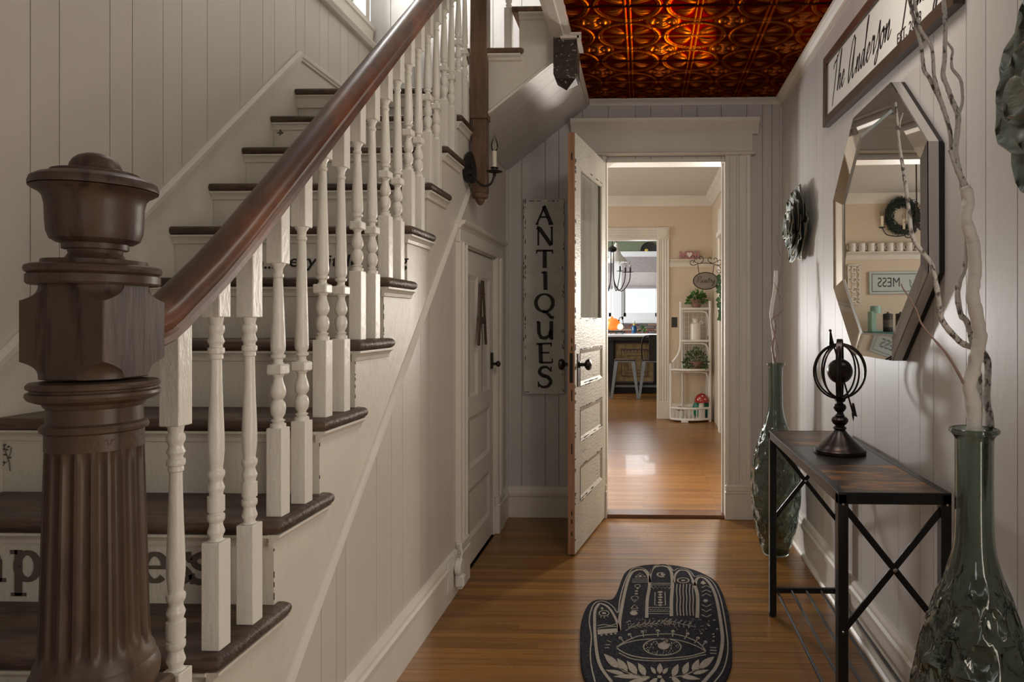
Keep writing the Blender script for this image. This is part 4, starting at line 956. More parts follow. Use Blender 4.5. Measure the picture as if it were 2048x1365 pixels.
def bar(mb, p, q, w, t):
    p, q = Vector(p), Vector(q); d_ = (q-p).normalized(); yv = Vector((0, 1, 0)); nn_ = d_.cross(yv)
    vs = [e+nn_*a*w/2+yv*b_*t/2 for e in (p, q) for a, b_ in ((-1, -1), (1, -1), (1, 1), (-1, 1))]
    mb.add(vs, [(0, 1, 2, 3), (7, 6, 5, 4), (0, 4, 5, 1), (1, 5, 6, 2), (2, 6, 7, 3), (3, 7, 4, 0)]); return mb
for yy in (y0+.004, y1-.004):
    s_ = -1 if yy < 2 else 1
    bar(MB(), (x0+.012, yy+s_*.0, zt-.032), (x1-.012, yy, .367), .016, .005).build('cross_brace', M['black_metal'], ct)
    bar(MB(), (x1-.012, yy-.005*0+.0052, zt-.032), (x0+.012, yy+.0052, .367), .016, .005).build('cross_brace', M['black_metal'], ct)
    MB().lathe([(.002, -.009), (.005, -.007), (.006, -.002), (.006, 0)], ((x0+x1)/2, yy, (zt-.032+.367)/2), 12, 'y').build('bolt', M['chrome'], ct)
    for xx in (x0+.012, x1-.012):
        MB().lathe([(.001, -.007), (.003, -.006), (.004, -.002), (.004, 0)], (xx, yy, zt-.03), 10, 'y').build('bolt', M['chrome'], ct)
    MB().lathe([(.001, -.007), (.003, -.006), (.004, -.002), (.004, 0)], (x0+.012, yy, .372), 10, 'y').build('bolt', M['chrome'], ct)
for yy in (y0+L/2, y1-L/2): MB().box(x0+L, x1-L, yy-.008, yy+.008, .092, .112, .001).build('shelf_bar', M['black_metal'], ct)
for k in range(5):
    xx = x0+.028+k*(x1-x0-.056)/4; MB().tube([(xx, y0+.01, .103), (xx, y1-.01, .103)], .0055, 8).build('shelf_rod', M['black_metal'], ct)

# ================================================================== ARMILLARY
ax, ayy = .643, 2.262
ar = thing('armillary_sphere', (ax, ayy, zt), 'dark bronze armillary sphere on a turned base, standing on the console table', 'ornament')
TA = Matrix.Translation((ax, ayy, zt-.001))
MB(TA).lathe([(.080, 0), (.083, .003), (.083, .012), (.080, .016), (.074, .019), (.072, .022), (.060, .032), (.042, .048), (.028, .062), (.020, .072), (.017, .076), (.020, .078), (.022, .082), (.018, .086), (.015, .089), (.015, .092)], n=36).build('pedestal', M['bronze'], ar)
MB(TA).lathe([(.015, .090), (.022, .096), (.027, .104), (.027, .110), (.022, .117), (.014, .121), (.016, .123), (.013, .126), (.011, .134), (.015, .138), (.020, .145), (.021, .151), (.018, .158), (.011, .162), (.011, .170)], n=28).build('turned_stem', M['bronze'], ar)
cz = .264
mb = MB(TA).prism([(-.022, .190), (-.012, .168), (.012, .168), (.022, .190), (.008, .180), (-.008, .180)], lambda u, v, t: (u, t, v), -.012, .012)
mb.build('cradle', M['bronze'], ar)
for ang, rx_, rz_, wv in ((6, .088, .090, .005), (38, .084, .086, .005), (70, .080, .088, .005), (118, .084, .088, .005), (150, .080, .086, .0055)):
    a = math.radians(ang); pts = []
    for k in range(40):
        q = 2*PI*k/40; e = math.cos(q)*rx_; pts.append((e*math.cos(a), e*math.sin(a), cz+math.sin(q)*rz_+.004))
    MB(TA).tube(pts, .0031, 8, closed=True, flat=1).build('ring', M['bronze'], ar)
pts = [(math.cos(math.radians(80))*.040*math.cos(q)+.004, .040*math.cos(q)*math.sin(math.radians(80)), cz+.004+.10*math.sin(q)) for q in [2*PI*k/40 for k in range(40)]]
vs = []; fs = []
for k in range(40):
    q = 2*PI*k/40
    for rr_ in (.046, .052):
        for t_ in (-.009, .009):
            e = math.cos(q)*rr_; vs.append((e*.35+t_*.93, e*.93-t_*.35, cz+.006+math.sin(q)*(rr_+.052)))
for k in range(40):
    j = (k+1) % 40; a = 4*k; b_ = 4*j
    fs += [(a, a+1, b_+1, b_), (a+2, b_+2, b_+3, a+3), (a, b_, b_+2, a+2), (a+1, a+3, b_+3, b_+1)]
MB(TA).add(vs, fs, True).build('meridian_band', M['bronze'], ar)
MB(TA).ball((0, 0, cz+.004), .041, n=24, m=16).build('globe', M['bronze'], ar, label='dark round core ball')
p0_, p1_ = Vector((-.022, .03, cz+.125)), Vector((.030, -.04, cz-.125))
mb = MB(TA).tube([p0_, p1_], .003, 8).build('arrow_shaft', M['bronze'], ar)
q_ = p0_
MB(TA).prism([(q_.x-.004, q_.z+.006), (q_.x+.002, q_.z+.008), (q_.x+.012, q_.z-.040), (q_.x+.004, q_.z-.036), (q_.x, q_.z-.052), (q_.x-.006, q_.z-.046)], lambda u, v, t: (u, q_.y+t, v), -.002, .002).ball((q_.x-.001, q_.y, q_.z+.012), .005).build('arrow_feather', M['bronze'], ar)
q_ = p1_
MB(TA).prism([(q_.x-.002, q_.z+.03), (q_.x+.004, q_.z+.028), (q_.x+.014, q_.z-.016), (q_.x+.004, q_.z-.012), (q_.x+.002, q_.z-.030), (q_.x-.003, q_.z-.010)], lambda u, v, t: (u, q_.y+t, v), -.002, .002).build('arrow_point', M['bronze'], ar)

# ================================================================== VASES
VP = [(.0005, .004), (.045, .003), (.058, .0), (.066, .012), (.078, .052), (.095, .11), (.104, .15), (.115, .21), (.121, .26), (.1235, .31), (.1235, .36), (.120, .41), (.112, .46), (.102, .51), (.088, .56), (.073, .605), (.058, .64), (.048, .67), (.0405, .70), (.037, .73), (.0355, .78), (.035, .86), (.0355, .915), (.036, .925), (.040, .932), (.046, .937), (.0465, .942), (.044, .945)]
def vase(name, x, y, label, grp, seg=112):
    t = thing(name, (x, y, 0), label, 'vase', grp)
    # refine profile
    pr = [(p[0], p[1]) for p in crom([(a, b) for a, b in VP], 5)]
    def rm(r, z, a):
        if z < .05 or z > .66: return r
        row = (z-.05)/.063; i = int(math.floor(row)); fz = row-i-.5
        n = 10; col_ = a*n/(2*PI)+(i % 2)*.5; fa = (col_ % 1)-.5
        w = 2*PI*r/n; dd_ = math.hypot(fa*w/(w*.46), fz/.46)
        q_ = min(1, max(0, (1.02-dd_)/.34)); dep = .0095*q_*q_*(3-2*q_)
        fade = min(1, max(0, (.66-z)/.06))
        return r-dep*fade
    mb = MB(Matrix.Translation((x, y, 0)))
    vs = []; n = seg
    outer = [(r, z) for r, z in pr]
    inner = [(max(.0004, r-.0042), max(z, .012)) for r, z in pr if True][::-1]
    full = outer+inner; kk = len(outer)
    for idx, (r, z) in enumerate(full):
        src = outer[idx] if idx < kk else outer[len(full)-1-idx]
        for i in range(n):
            a = 2*PI*i/n; dr = rm(src[0], src[1], a)-src[0]; vs.append(((r+dr)*math.cos(a), (r+dr)*math.sin(a), z))
    fs = []
    for j in range(len(full)-1):
        for i in range(n): fs.append((j*n+i, j*n+(i+1) % n, (j+1)*n+(i+1) % n, (j+1)*n+i))
    mb.add(vs, fs, True); mb.add(vs[:n], [tuple(range(n))]); mb.add(vs[-n:], [tuple(range(n))])
    mb.build('vase_body', M['vase'], t); return t
vase('glass_floor_vase', .655, 1.375, 'large dimpled green glass floor vase nearest the camera, holding a thick white branch', None)
vase('glass_floor_vase', .652, 3.40, 'dimpled green glass floor vase at the far end of the console table, by the doorway', None)

# ---- branches
def br(parent_, pts, r0, r1, m, yy, yo=None, n=10, wob=.0, name='branch'):
    P_ = []
    for i, p in enumerate(pts):
        Y = yy if yo is None else yo[i]; P_.append(at_y(p[0], p[1], Y))
    C = crom(P_, 5); k = len(C); rr = random.Random(len(pts)*13+int(pts[0][0]))
    rs = [r0+(r1-r0)*i/(k-1) for i in range(k)] if not isinstance(r0, list) else None
    if rs: rs = [r*(1+rr.uniform(-.10, .12)) for r in rs]
    return MB().tube(C, rs, n).build(name, m, parent_)
b1 = thing('white_branch', (.655, 1.375, .02), 'thick whitewashed birch branch sawn off at the top, in the near vase', 'branch', None)
br(b1, [(1962, 1150), (1952, 1000), (1948, 845), (1945, 800), (1938, 770), (1948, 735), (1957, 690), (1960, 672), (1951, 620), (1945, 590), (1950, 540), (1947, 490), (1945, 478), (1932, 440), (1937, 400), (1929, 373)], .0152, .0108, M['birch'], 1.375, n=14)
br(b1, [(1933, 376), (1921, 352), (1912, 335), (1900, 300)], .006, .004, M['greybranch'], 1.375, name='side_twig')
b2 = thing('grey_branch', (.67, 1.39, .02), 'mottled grey curving branch reaching left in front of the mirror from the near vase', 'branch', None)
br(b2, [(1968, 1000), (1980, 850), (1973, 800), (1976, 735), (1965, 705), (1930, 690), (1912, 676), (1884, 640), (1876, 590), (1864, 532), (1845, 505), (1824, 470), (1817, 415), (1812, 375), (1806, 335), (1800, 300), (1796, 262), (1794, 235), (1791, 205)], .0075, .0022, M['greybranch'], 1.36, [1.40, 1.40, 1.41, 1.41, 1.41, 1.40, 1.38, 1.37, 1.36, 1.35, 1.35, 1.34, 1.34, 1.34, 1.34, 1.34, 1.34, 1.34, 1.34])
br(b2, [(1798, 268), (1800, 245), (1806, 226)], .002, .001, M['greybranch'], 1.34, name='side_twig')
b3 = thing('grey_branch', (.66, 1.41, .02), 'thin mottled branch rising behind the white birch branch and forking past the name sign', 'branch', None)
b3.name = 'grey_branch.001'
br(b3, [(1955, 1000), (1958, 780), (1955, 740), (1936, 650), (1922, 630), (1915, 590), (1920, 560), (1931, 530), (1934, 470), (1928, 400), (1918, 340), (1905, 310), (1903, 290), (1898, 255), (1886, 215), (1880, 200), (1868, 175), (1858, 155), (1848, 140), (1844, 105), (1838, 75), (1826, 30), (1814, -20)], .0062, .0032, M['greybranch'], 1.40)
br(b3, [(1922, 356), (1915, 330), (1911, 300), (1914, 270), (1916, 232), (1904, 200), (1893, 170), (1886, 150), (1889, 120), (1890, 80), (1890, 40), (1886, -20)], .0056, .004, M['greybranch'], 1.385)
br(b3, [(1915, 232), (1922, 215), (1925, 195), (1921, 160), (1905, 138), (1903, 120), (1905, 102), (1900, 92), (1894, 84)], .0035, .0022, M['greybranch'], 1.385, name='side_twig')
br(b3, [(1886, 215), (1875, 180), (1868, 150), (1866, 115), (1862, 92), (1848, 70), (1840, 55), (1832, 20), (1826, -20)], .004, .003, M['greybranch'], 1.39, name='side_twig')
b4 = thing('thin_twig', (.63, 1.36, .6), 'thin pinkish twig slanting left from the white branch across the mirror corner', 'twig', None)
br(b4, [(1928, 768), (1910, 735), (1893, 708), (1878, 690), (1858, 668), (1842, 646), (1832, 620), (1818, 595), (1806, 577), (1803, 568)], .0028, .0012, M['twig'], 1.372, name='twig_stem')
b4.location = at_y(1928, 768, 1.372)
for o in KIDS(b4): hook(o, b4)
b5 = thing('branch_bundle', (.652, 3.40, .05), 'pale sawn branch with tangled twigs in the far vase', 'branch', None)
Yf = 3.40
br(b5, [(1551, 900), (1549, 729), (1546, 700), (1548, 680), (1546, 655), (1543, 625), (1548, 590), (1551, 568), (1552, 542)], .009, .0095, M['birch'], Yf, n=12)
for pts in ([(1553, 729), (1546, 700), (1549, 670), (1543, 640), (1560, 628), (1568, 615), (1564, 600), (1556, 585), (1560, 560), (1563, 520), (1557, 500), (1554, 470)], [(1548, 729), (1556, 700), (1550, 670), (1552, 640), (1562, 620), (1558, 590), (1548, 565)], [(1550, 729), (1544, 690), (1553, 660), (1547, 635), (1549, 620)]):
    br(b5, pts, .0028, .0014, M['twig'], Yf-.02, name='twig')

# ================================================================== SCONCE
sn = thing('candle_sconce', (XW, 3.19, 1.85), 'black iron candle sconce with a clear flame bulb beside the brown stair post', 'sconce')
sy = 3.20
MB().prism([(.040*math.cos(a)*(1-.25*math.sin(a)), 1.846+.072*math.sin(a)) for a in [2*PI*k/24 for k in range(24)]], lambda u, v, t: (-.790+u*.44+t*.9, 3.055+u*.9-t*.44, v), 0, .012).build('back_plate', M['iron'], sn)
pts = crom([(-.780, 3.045, 1.815), (-.760, 3.03, 1.80), (-.735, 3.015, 1.77), (-.705, 3.005, 1.753), (-.675, 3.0, 1.765), (-.662, 3.0, 1.798)], 6)
MB().tube(pts, .0052, 8).ball((-.772, 3.045, 1.850), .008).build('arm', M['iron'], sn)
cx_, cy_ = -.661, 3.0
MB(Matrix.Translation((cx_, cy_, 1.795))).lathe([(.006, 0), (.008, .006), (.005, .012), (.012, .014), (.035, .020), (.036, .022), (.014, .024), (.013, .034), (.018, .036), (.018, .039), (.010, .040)], n=24).build('drip_pan', M['iron'], sn)
MB(Matrix.Translation((cx_, cy_, 1.795))).lathe([(.0095, .038), (.0095, .108), (.0100, .109), (.0100, .111)], n=18).build('candle_sleeve', M['candle'], sn)
MB(Matrix.Translation((cx_, cy_, 1.905))).lathe([(.0085, 0), (.0125, .008), (.0155, .022), (.0145, .036), (.009, .052), (.004, .064), (.0015, .076), (.0005, .080)], n=20).build('flame_bulb', M['bulb'], sn)
MB(Matrix.Translation((cx_, cy_, 1.905))).tube([(-.003, 0, .0), (-.003, 0, .02), (0, 0, .03), (.003, 0, .02), (.003, 0, 0)], .0008, 5).build('filament', M['chrome'], sn)

# ================================================================== RUG
rg = thing('hand_shaped_rug', (.15, 2.5, 0), 'charcoal hand-shaped rug with a cream eye and leaf pattern on the oak floor', 'rug')
def rz(cx, cy, z=.012): return at_z(1100+cx/4.6545, 1080+cy/4.6545, z)
out = [(1040, 222), (900, 228), (770, 255), (700, 300), (665, 370), (640, 440), (610, 510), (575, 548), (520, 556), (450, 553), (400, 565), (350, 605), (310, 690), (285, 800), (280, 950), (283, 1100), (300, 1220), (345, 1327), (420, 1430), (560, 1520), (800, 1570), (1100, 1580), (1350, 1540), (1520, 1450), (1620, 1327), (1670, 1220), (1693, 1130), (1695, 1000), (1685, 850), (1665, 700), (1630, 570), (1590, 460), (1540, 380), (1450, 320), (1330, 270), (1180, 235)]
O = [(p.x, p.y) for p in crom([tuple(rz(*p))[:2]+(0,) for p in out], 4, True)]
fz_ = lambda u, v, t: (u, v, t)
mb = MB(); cxr = sum(p[0] for p in O)/len(O); cyr = sum(p[1] for p in O)/len(O)
ins = [((p[0]-cxr)*.985+cxr, (p[1]-cyr)*.985+cyr) for p in O]
n = len(O); tr = tessellate_polygon([[Vector((p[0], p[1], 0)) for p in ins]])
mb.add([(p[0], p[1], 0.0006) for p in O]+[(p[0], p[1], .008) for p in O]+[(p[0], p[1], .011) for p in ins], [(i, (i+1) % n, n+(i+1) % n, n+i) for i in range(n)]+[(n+i, n+(i+1) % n, 2*n+(i+1) % n, 2*n+i) for i in range(n)]+[tuple(2*n+i for i in t_) for t_ in tr])
mb.build('rug_body', M['rug'], rg)
mb = MB()
PXM = 1/4.6545/FPX
def rs(pts, w, smooth=4, closed=False):
    W3 = [rz(*p) for p in pts]; C = crom([(q.x, q.y, 0) for q in W3], smooth, closed) if smooth > 1 and len(W3) > 2 else W3
    ym = sum(q.y for q in W3)/len(W3)
    ribbon(mb, [(q.x, q.y) for q in C], w*ym/FPX/4.6545*1.15, fz_, .010, .0128, closed=closed)
def rf(pts):
    W3 = [rz(*p) for p in pts]; mb.prism([(q.x, q.y) for q in W3], fz_, .010, .0128)
def blob(cx, cy, rx, ry): rf([(cx+rx*math.cos(2*PI*k/12), cy+ry*math.sin(2*PI*k/12)) for k in range(12)])
def ell(cx, cy, rx, ry, w): rs([(cx+rx*math.cos(2*PI*k/16), cy+ry*math.sin(2*PI*k/16)) for k in range(16)], w, 2, True)
# double outlines of the hand
outer_l = [(420, 1327), (385, 1180), (375, 1050), (385, 900), (365, 760), (385, 650), (420, 590), (480, 572), (540, 590), (590, 630), (632, 680), (650, 560), (680, 440), (720, 340), (765, 275), (830, 262), (890, 280), (930, 320), (955, 265), (1000, 235), (1060, 228), (1110, 245), (1150, 290), (1190, 270), (1250, 270), (1310, 300), (1345, 345), (1390, 335), (1450, 345), (1520, 400), (1570, 500), (1600, 600), (1630, 760), (1655, 950), (1650, 1080), (1610, 1220), (1530, 1327), (1460, 1400)]
rs(outer_l, 9)
rs([(575, 1327), (480, 1200), (440, 1080), (420, 900), (415, 760), (420, 660), (455, 600), (480, 598)], 24); rs([(480, 598), (530, 620), (580, 680), (620, 760), (645, 850)], 20)
rs([(645, 850), (650, 740), (665, 650), (690, 520), (720, 400), (760, 310), (820, 280)], 24); rs([(820, 280), (880, 290), (920, 350), (925, 440), (905, 560), (900, 730)], 24)
rs([(930, 400), (935, 320), (970, 260), (1040, 245)], 18); rs([(1040, 245), (1100, 260), (1130, 310), (1140, 420), (1130, 560), (1130, 715)], 26)
rs([(1155, 400), (1165, 330), (1200, 290), (1240, 285), (1290, 305), (1330, 380)], 16); rs([(1330, 380), (1370, 500), (1375, 620), (1370, 730)], 28)
rs([(1350, 430), (1365, 370), (1400, 350), (1450, 370), (1500, 430), (1540, 520), (1570, 650), (1600, 850), (1605, 950), (1590, 1060), (1550, 1180), (1480, 1270), (1430, 1327), (1380, 1380)], 26)
# thumb details
blob(484, 642, 12, 10); ell(502, 686, 46, 26, 8); blob(502, 686, 20, 9); rs([(475, 715), (470, 730)], 6, 1); rs([(505, 718), (505, 735)], 6, 1); rs([(535, 715), (545, 725)], 6, 1)
rs([(440, 805), (500, 790), (560, 800), (610, 785)], 7); rs([(440, 828), (520, 812), (620, 808)], 7); rf([(440, 840), (625, 828), (630, 862), (445, 885)])
for x in (480, 525, 570, 610): blob(x, 892-(x-480)*.12, 10, 6)
# index
rs([(795, 350), (838, 312), (890, 348), (795, 352)], 8, 1); blob(840, 340, 14, 9)
for y in (368, 384, 398): rs([(765, y), (915, y)], 6, 1)
ell(815, 432, 26, 13, 6); blob(815, 455, 12, 6); blob(805, 480, 14, 7); blob(803, 505, 16, 6); ell(790, 545, 34, 18, 7); rs([(755, 550), (785, 582), (820, 550)], 8, 1)
rs([(755, 640), (785, 605), (820, 640), (755, 642)], 8, 1); rs([(755, 658), (820, 658)], 7, 1); blob(780, 685, 36, 20)
# middle
rs([(1055, 308), (1010, 312), (1000, 328), (1020, 345), (1060, 348), (1035, 328), (1055, 308)], 14, 2); blob(1060, 328, 14, 8)
for y in (408, 422): rs([(940, y), (1125, y)], 8, 1)
rs([(945, 432+(k % 2)*26) if False else (945+k*18, 434+(k % 2)*26) for k in range(11)], 7, 1)
rs([(978, 490), (975, 610), (1075, 610), (1070, 490)], 7, 1)
for k in range(6): blob(1026, 490+k*24, 24-(k % 2)*6, 8)
for y in (632, 668, 690): rs([(915, y), (1120, y)], 7, 1)
rs([(925+k*15, 645+(k % 2)*12) for k in range(13)], 5, 1)
# ring finger
ell(1240, 380, 52, 24, 10); blob(1240, 380, 20, 8)
for k in range(6):
    x0_ = 1178+k*30; rs([(x0_+5, 415), (x0_, 480), (x0_+6, 550), (x0_+2, 630), (x0_+8, 710)], 8)
# little finger
rf([(1400, 405), (1425, 380), (1455, 410), (1430, 420)])
for y, s_ in ((450, -1), (490, -1), (525, -1), (605, 1), (650, 1), (700, 1)):
    rs([(1412, y), (1455, y+s_*22), (1500, y)], 10, 1)
blob(1448, 570, 22, 14)
# palm sprigs
rs([(700, 850), (800, 800), (950, 780), (1050, 800)], 5)
for k in range(8):
    x = 740+k*48; rs([(x, 815-k*5), (x+45, 780-k*6)], 5, 1); rs([(x+20, 810-k*5), (x+70, 825-k*5)], 5, 1)
rs([(1040, 760), (1120, 760), (1220, 785), (1360, 815)], 5)
for k in range(6): x = 1060+k*45; rs([(x, 760+k*7), (x+30, 730+k*7)], 5, 1); rs([(x, 765+k*7), (x+10, 800+k*5)], 5, 1)
rr = random.Random(4)
for _ in range(70):
    blob(rr.uniform(700, 1480), rr.uniform(735, 860), 5, 3)
# eye
rs([(620, 1000), (700, 950), (820, 900), (950, 885), (1040, 880), (1140, 880), (1260, 905), (1380, 960), (1450, 1035)], 9)
rs([(620, 1005), (700, 965), (830, 935), (1000, 925), (1150, 930), (1280, 960), (1380, 1000), (1450, 1040)], 9)
rs([(620, 1010), (700, 1060), (820, 1095), (1000, 1110), (1180, 1100), (1330, 1080), (1450, 1045)], 11)
rs([(640, 1055), (760, 1110), (920, 1128), (1080, 1128), (1240, 1115), (1360, 1090), (1450, 1070)], 9)
ell(1045, 1000, 175, 78, 9); blob(1058, 990, 55, 33)
for _ in range(80):
    a = rr.uniform(0, 2*PI); q = rr.uniform(.45, .92); blob(1045+175*q*math.cos(a), 1000+78*q*math.sin(a), 5, 3)
for x, y, x2, y2 in ((655, 915, 690, 960), (740, 885, 775, 930), (862, 858, 872, 910), (1003, 850, 1005, 905), (1145, 855, 1140, 905), (1282, 878, 1250, 930), (1378, 918, 1345, 965), (1448, 955, 1410, 1000)):
    rs([(x, y), (x2, y2)], 9, 1); blob(x, y, 17, 12)
for x, y in ((1520, 880), (1525, 905), (1410, 875), (1480, 800), (1530, 750), (1555, 832), (1520, 945)): blob(x, y, 12, 5)
for y in (1005, 1030, 1058): rs([(1490, y), (1550, y+3)], 12, 1)
rs([(530, 940), (570, 955)], 6, 1); rs([(515, 980), (560, 980)], 9, 1); rs([(510, 1010), (550, 1005)], 9, 1)
# leaf wreath
def lf(x0_, y0_, x1_, y1_, w):
    dx, dy = x1_-x0_, y1_-y0_; l = math.hypot(dx, dy); ux, uy = dx/l, dy/l
    pts = [(x0_+dx*t+(-uy)*w*s_*math.sin(PI*t**.8), y0_+dy*t+ux*w*s_*math.sin(PI*t**.8)) for s_, ts in ((1, [0, .2, .4, .6, .8, 1]), (-1, [.8, .6, .4, .2])) for t in ts]
    rf(pts)
for a in ((640, 1195, 500, 1065, 34), (720, 1240, 625, 1105, 34), (810, 1255, 715, 1130, 32), (890, 1265, 820, 1150, 30), (700, 1255, 515, 1215, 18), (870, 1275, 590, 1275, 20), (930, 1285, 700, 1345, 22),
          (1385, 1200, 1530, 1090, 34), (1330, 1235, 1385, 1115, 32), (1240, 1255, 1290, 1140, 30), (1140, 1275, 1195, 1160, 30), (1330, 1250, 1480, 1215, 18), (1210, 1270, 1400, 1300, 20), (1130, 1285, 1230, 1350, 22),
          (1020, 1250, 1025, 1150, 28), (985, 1250, 935, 1185, 18), (1050, 1250, 1100, 1195, 18), (1000, 1290, 900, 1380, 24), (1040, 1290, 1060, 1400, 24)): lf(*a)
rs([(640, 1195), (780, 1260), (930, 1280)], 9); rs([(1385, 1205), (1250, 1262), (1110, 1285)], 9); blob(1020, 1278, 22, 12)
mb.build('cream_pattern', M['rugwhite'], rg, label='cream woven pattern of a decorated hand with an eye')

# ================================================================== MIDDLE ROOM
Y2 = 8.0; Z2 = 2.60
struct('wall_middle_right', MB().box(XR, XR+.12, 4.12, Y2, 0, Z2+.1), M['beige'])
struct('wall_middle_left', MB().box(-2.75, -2.65, 4.12, 5.9, 0, Z2+.1).box(-2.75, -2.65, 7.3, Y2, 0, Z2+.1).box(-2.75, -2.65, 5.9, 7.3, 0, .75).box(-2.75, -2.65, 5.9, 7.3, 2.25, Z2+.1), M['beige'])
struct('wall_middle_far', MB().box(.158, XR, Y2, Y2+.1, 0, Z2+.1).box(-.66, .158, Y2, Y2+.1, 2.10, Z2+.1).box(-2.7, -.66, Y2, Y2+.1, 0, Z2+.1), M['beige'])
struct('wall_middle_near', MB().box(-2.7, -1.6, 4.04, 4.12, 0, Z2+.1).box(-1.6, XR, 4.121, 4.125, 2.1, Z2+.1).box(-1.6, -.24, 4.121, 4.125, 0, Z2+.1), M['beige'])
struct('ceiling_middle', MB().box(-2.7, XR+.1, 4.12, Y2+.1, Z2, Z2+.1), M['ceilwhite'])
CR = [(0, 0), (0, -.11), (.012, -.11), (.018, -.09), (.045, -.05), (.075, -.022), (.085, -.012), (.085, 0)]
struct('trim_10', MB().mould(CR, (-2.65, Y2, Z2), (XR, Y2, Z2), (0, -1, 0), (0, 0, 1)), M['trim'])
struct('trim_11', MB().mould(CR, (XR, 4.13, Z2), (XR, Y2, Z2), (-1, 0, 0), (0, 0, 1)), M['trim'])
# plate rails
PR = [(0, 0), (.075, 0), (.078, -.012), (.05, -.022), (.03, -.04), (.02, -.07), (.012, -.09), (0, -.09)]
rl = struct('trim_12', MB().mould(PR, (.30, Y2, 1.862), (XR, Y2, 1.862), (0, -1, 0), (0, 0, 1)), M['trim'])
struct('trim_13', MB().mould(PR, (-2.6, Y2, 1.93), (-.80, Y2, 1.93), (0, -1, 0), (0, 0, 1)), M['trim'])
base('baseboard_middle', (.30, Y2, 0), (.32, Y2, 0), (0, -1, 0)).name = 'baseboard_far'
struct('trim_14', MB().mould(BP, (.31, Y2, 0), (XR, Y2, 0), (0, 0, 1), (0, -1, 0)), M['trim'])
dk = struct('door_3', MB().box(.150, .160, Y2-.005, Y2+.11, 0, 2.10).box(-.662, -.652, Y2-.005, Y2+.11, 0, 2.10).box(-.66, .16, Y2-.005, Y2+.11, 2.095, 2.108), M['trim'])
FC = [(0, 0), (0, .016), (.02, .022), (.03, .012), (.04, .022), (.055, .012), (.07, .022), (.085, .012), (.1, .022), (.115, .012), (.13, .022), (.14, .016), (.14, 0)]
MB().mould(FC, (.156, Y2, .21), (.156, Y2, 2.10), (1, 0, 0), (0, -1, 0)).build('casing', M['trim'], dk)
MB().mould(FC, (-.658, Y2, .21), (-.658, Y2, 2.10), (-1, 0, 0), (0, -1, 0)).build('casing', M['trim'], dk)
MB().mould(FC, (-.658, Y2, 2.10), (.156, Y2, 2.10), (0, 0, 1), (0, -1, 0)).build('casing', M['trim'], dk)
for x in (.156, -.798):
    MB().box(x, x+.142, Y2-.03, Y2, 0, .21, .004).build('plinth_block', M['trim'], dk)
    MB().box(x, x+.142, Y2-.028, Y2, 2.10, 2.242, .004).lathe([(.05, -.002), (.05, .006), (.04, .010), (.03, .004), (.016, .004), (.012, .012), (.002, .014)], (x+.071, Y2-.042, 2.17), 20, 'y').build('corner_block', M['trim'], dk)
# pantry door casing on the right side wall of the middle room
pd = struct('door_4', MB().box(XR-.03, XR, 5.85, 5.98, 0, 2.06).box(XR-.03, XR, 7.0, 7.13, 0, 2.30).box(XR-.025, XR, 5.98, 7.0, 2.06, 2.30), M['trim'])
MB().box(XR-.06, XR, 5.80, 7.05, 2.0, 2.05, .006).build('header_shelf', M['trim'], pd)
MB().box(XR-.045, XR-.0, 5.86, 5.98, 1.82, 2.0, .01).build('bracket', M['trim'], pd)
pf = thing('leaning_picture', (XR-.04, 6.1, 2.05), 'small dark picture leaning on the shelf above the pantry doorway', 'picture')
MB().prism([(XR-.052, 2.052), (XR-.04, 2.052), (XR-.006, 2.40), (XR-.018, 2.40)], lambda u, v, t: (u, t, v), 5.86, 6.14).build('picture_board', M['dark'], pf)

# switch
sw = thing('light_switch', (.354, Y2, 1.13), 'black light switch plate beside the kitchen doorway', 'switch')
MB().box(.322, .388, Y2-.006, Y2, 1.072, 1.190, .002).build('switch_plate', M['black_metal'], sw)
MB().box(.350, .360, Y2-.014, Y2-.006, 1.12, 1.142).build('toggle', M['iron'], sw)

# étagère
eg = thing('corner_etagere', (.6, 7.85, 0), 'white rattan corner shelf with four tiers by the pantry doorway', 'shelf')
e = lambda x, y, Y=7.78: at_y(x, y, Y)
xa, xb, xc = .418, .752, .305
def rod(pts, r, name='rattan_pole', sm=5): MB().tube(crom(pts, sm) if len(pts) > 2 else [Vector(p) for p in pts], r, 8).build(name, M['white'], eg)
rod([(xb, 7.80, .0), (xb, 7.80, 1.375)], .016); rod([(xc, 7.80, .03), (xc, 7.80, .66)], .014)
rod([(xa, 7.80, 1.365), (xa, 7.80, .93), (xa-.02, 7.80, .78), (xc+.02, 7.80, .675)], .014)
rod([(.73, 7.97, 0), (.73, 7.97, 1.30)], .012); rod([(xa+.03, 7.97, .02), (xa+.03, 7.97, 1.30)], .012)
for z, xl in ((1.285, xa), (.918, xa), (.592, xc), (.155, xc), (.03, xc)):
    bow = .09 if xl == xc else .015
    pts = [(xl, 7.80, z)]+[(xl+(xb-xl)*t, 7.80-bow*math.sin(PI*t), z) for t in (.2, .4, .6, .8)]+[(xb, 7.80, z)]
    rod(pts, .014, 'shelf_rim')
    if z != .155:
        poly = [(p[0], p[1]) for p in crom(pts, 4)]+[(xb, 7.975), (xl+.02, 7.975)]
        MB().prism(poly, lambda u, v, t: (u, v, t), z-.004, z+.006).build('shelf_board', M['white'], eg)
for z, xl in ((1.255, xa), (.888, xa), (.560, xc)):
    rod([(xl+.03, 7.795, z), (xb-.09, 7.795, z), (xb-.035, 7.795, z-.03), (xb-.02, 7.795, z-.10), (xb-.02, 7.795, z-.28)], .008, 'rattan_bracket')
mb = MB()
for x in [xa+.05+.052*k for k in range(6)]: mb.box(x-.003, x+.003, 7.965, 7.971, .60, 1.28)
for z in [.63+.056*k for k in range(12)]: mb.box(xa+.03, xb-.02, 7.960, 7.966, z-.003, z+.003)
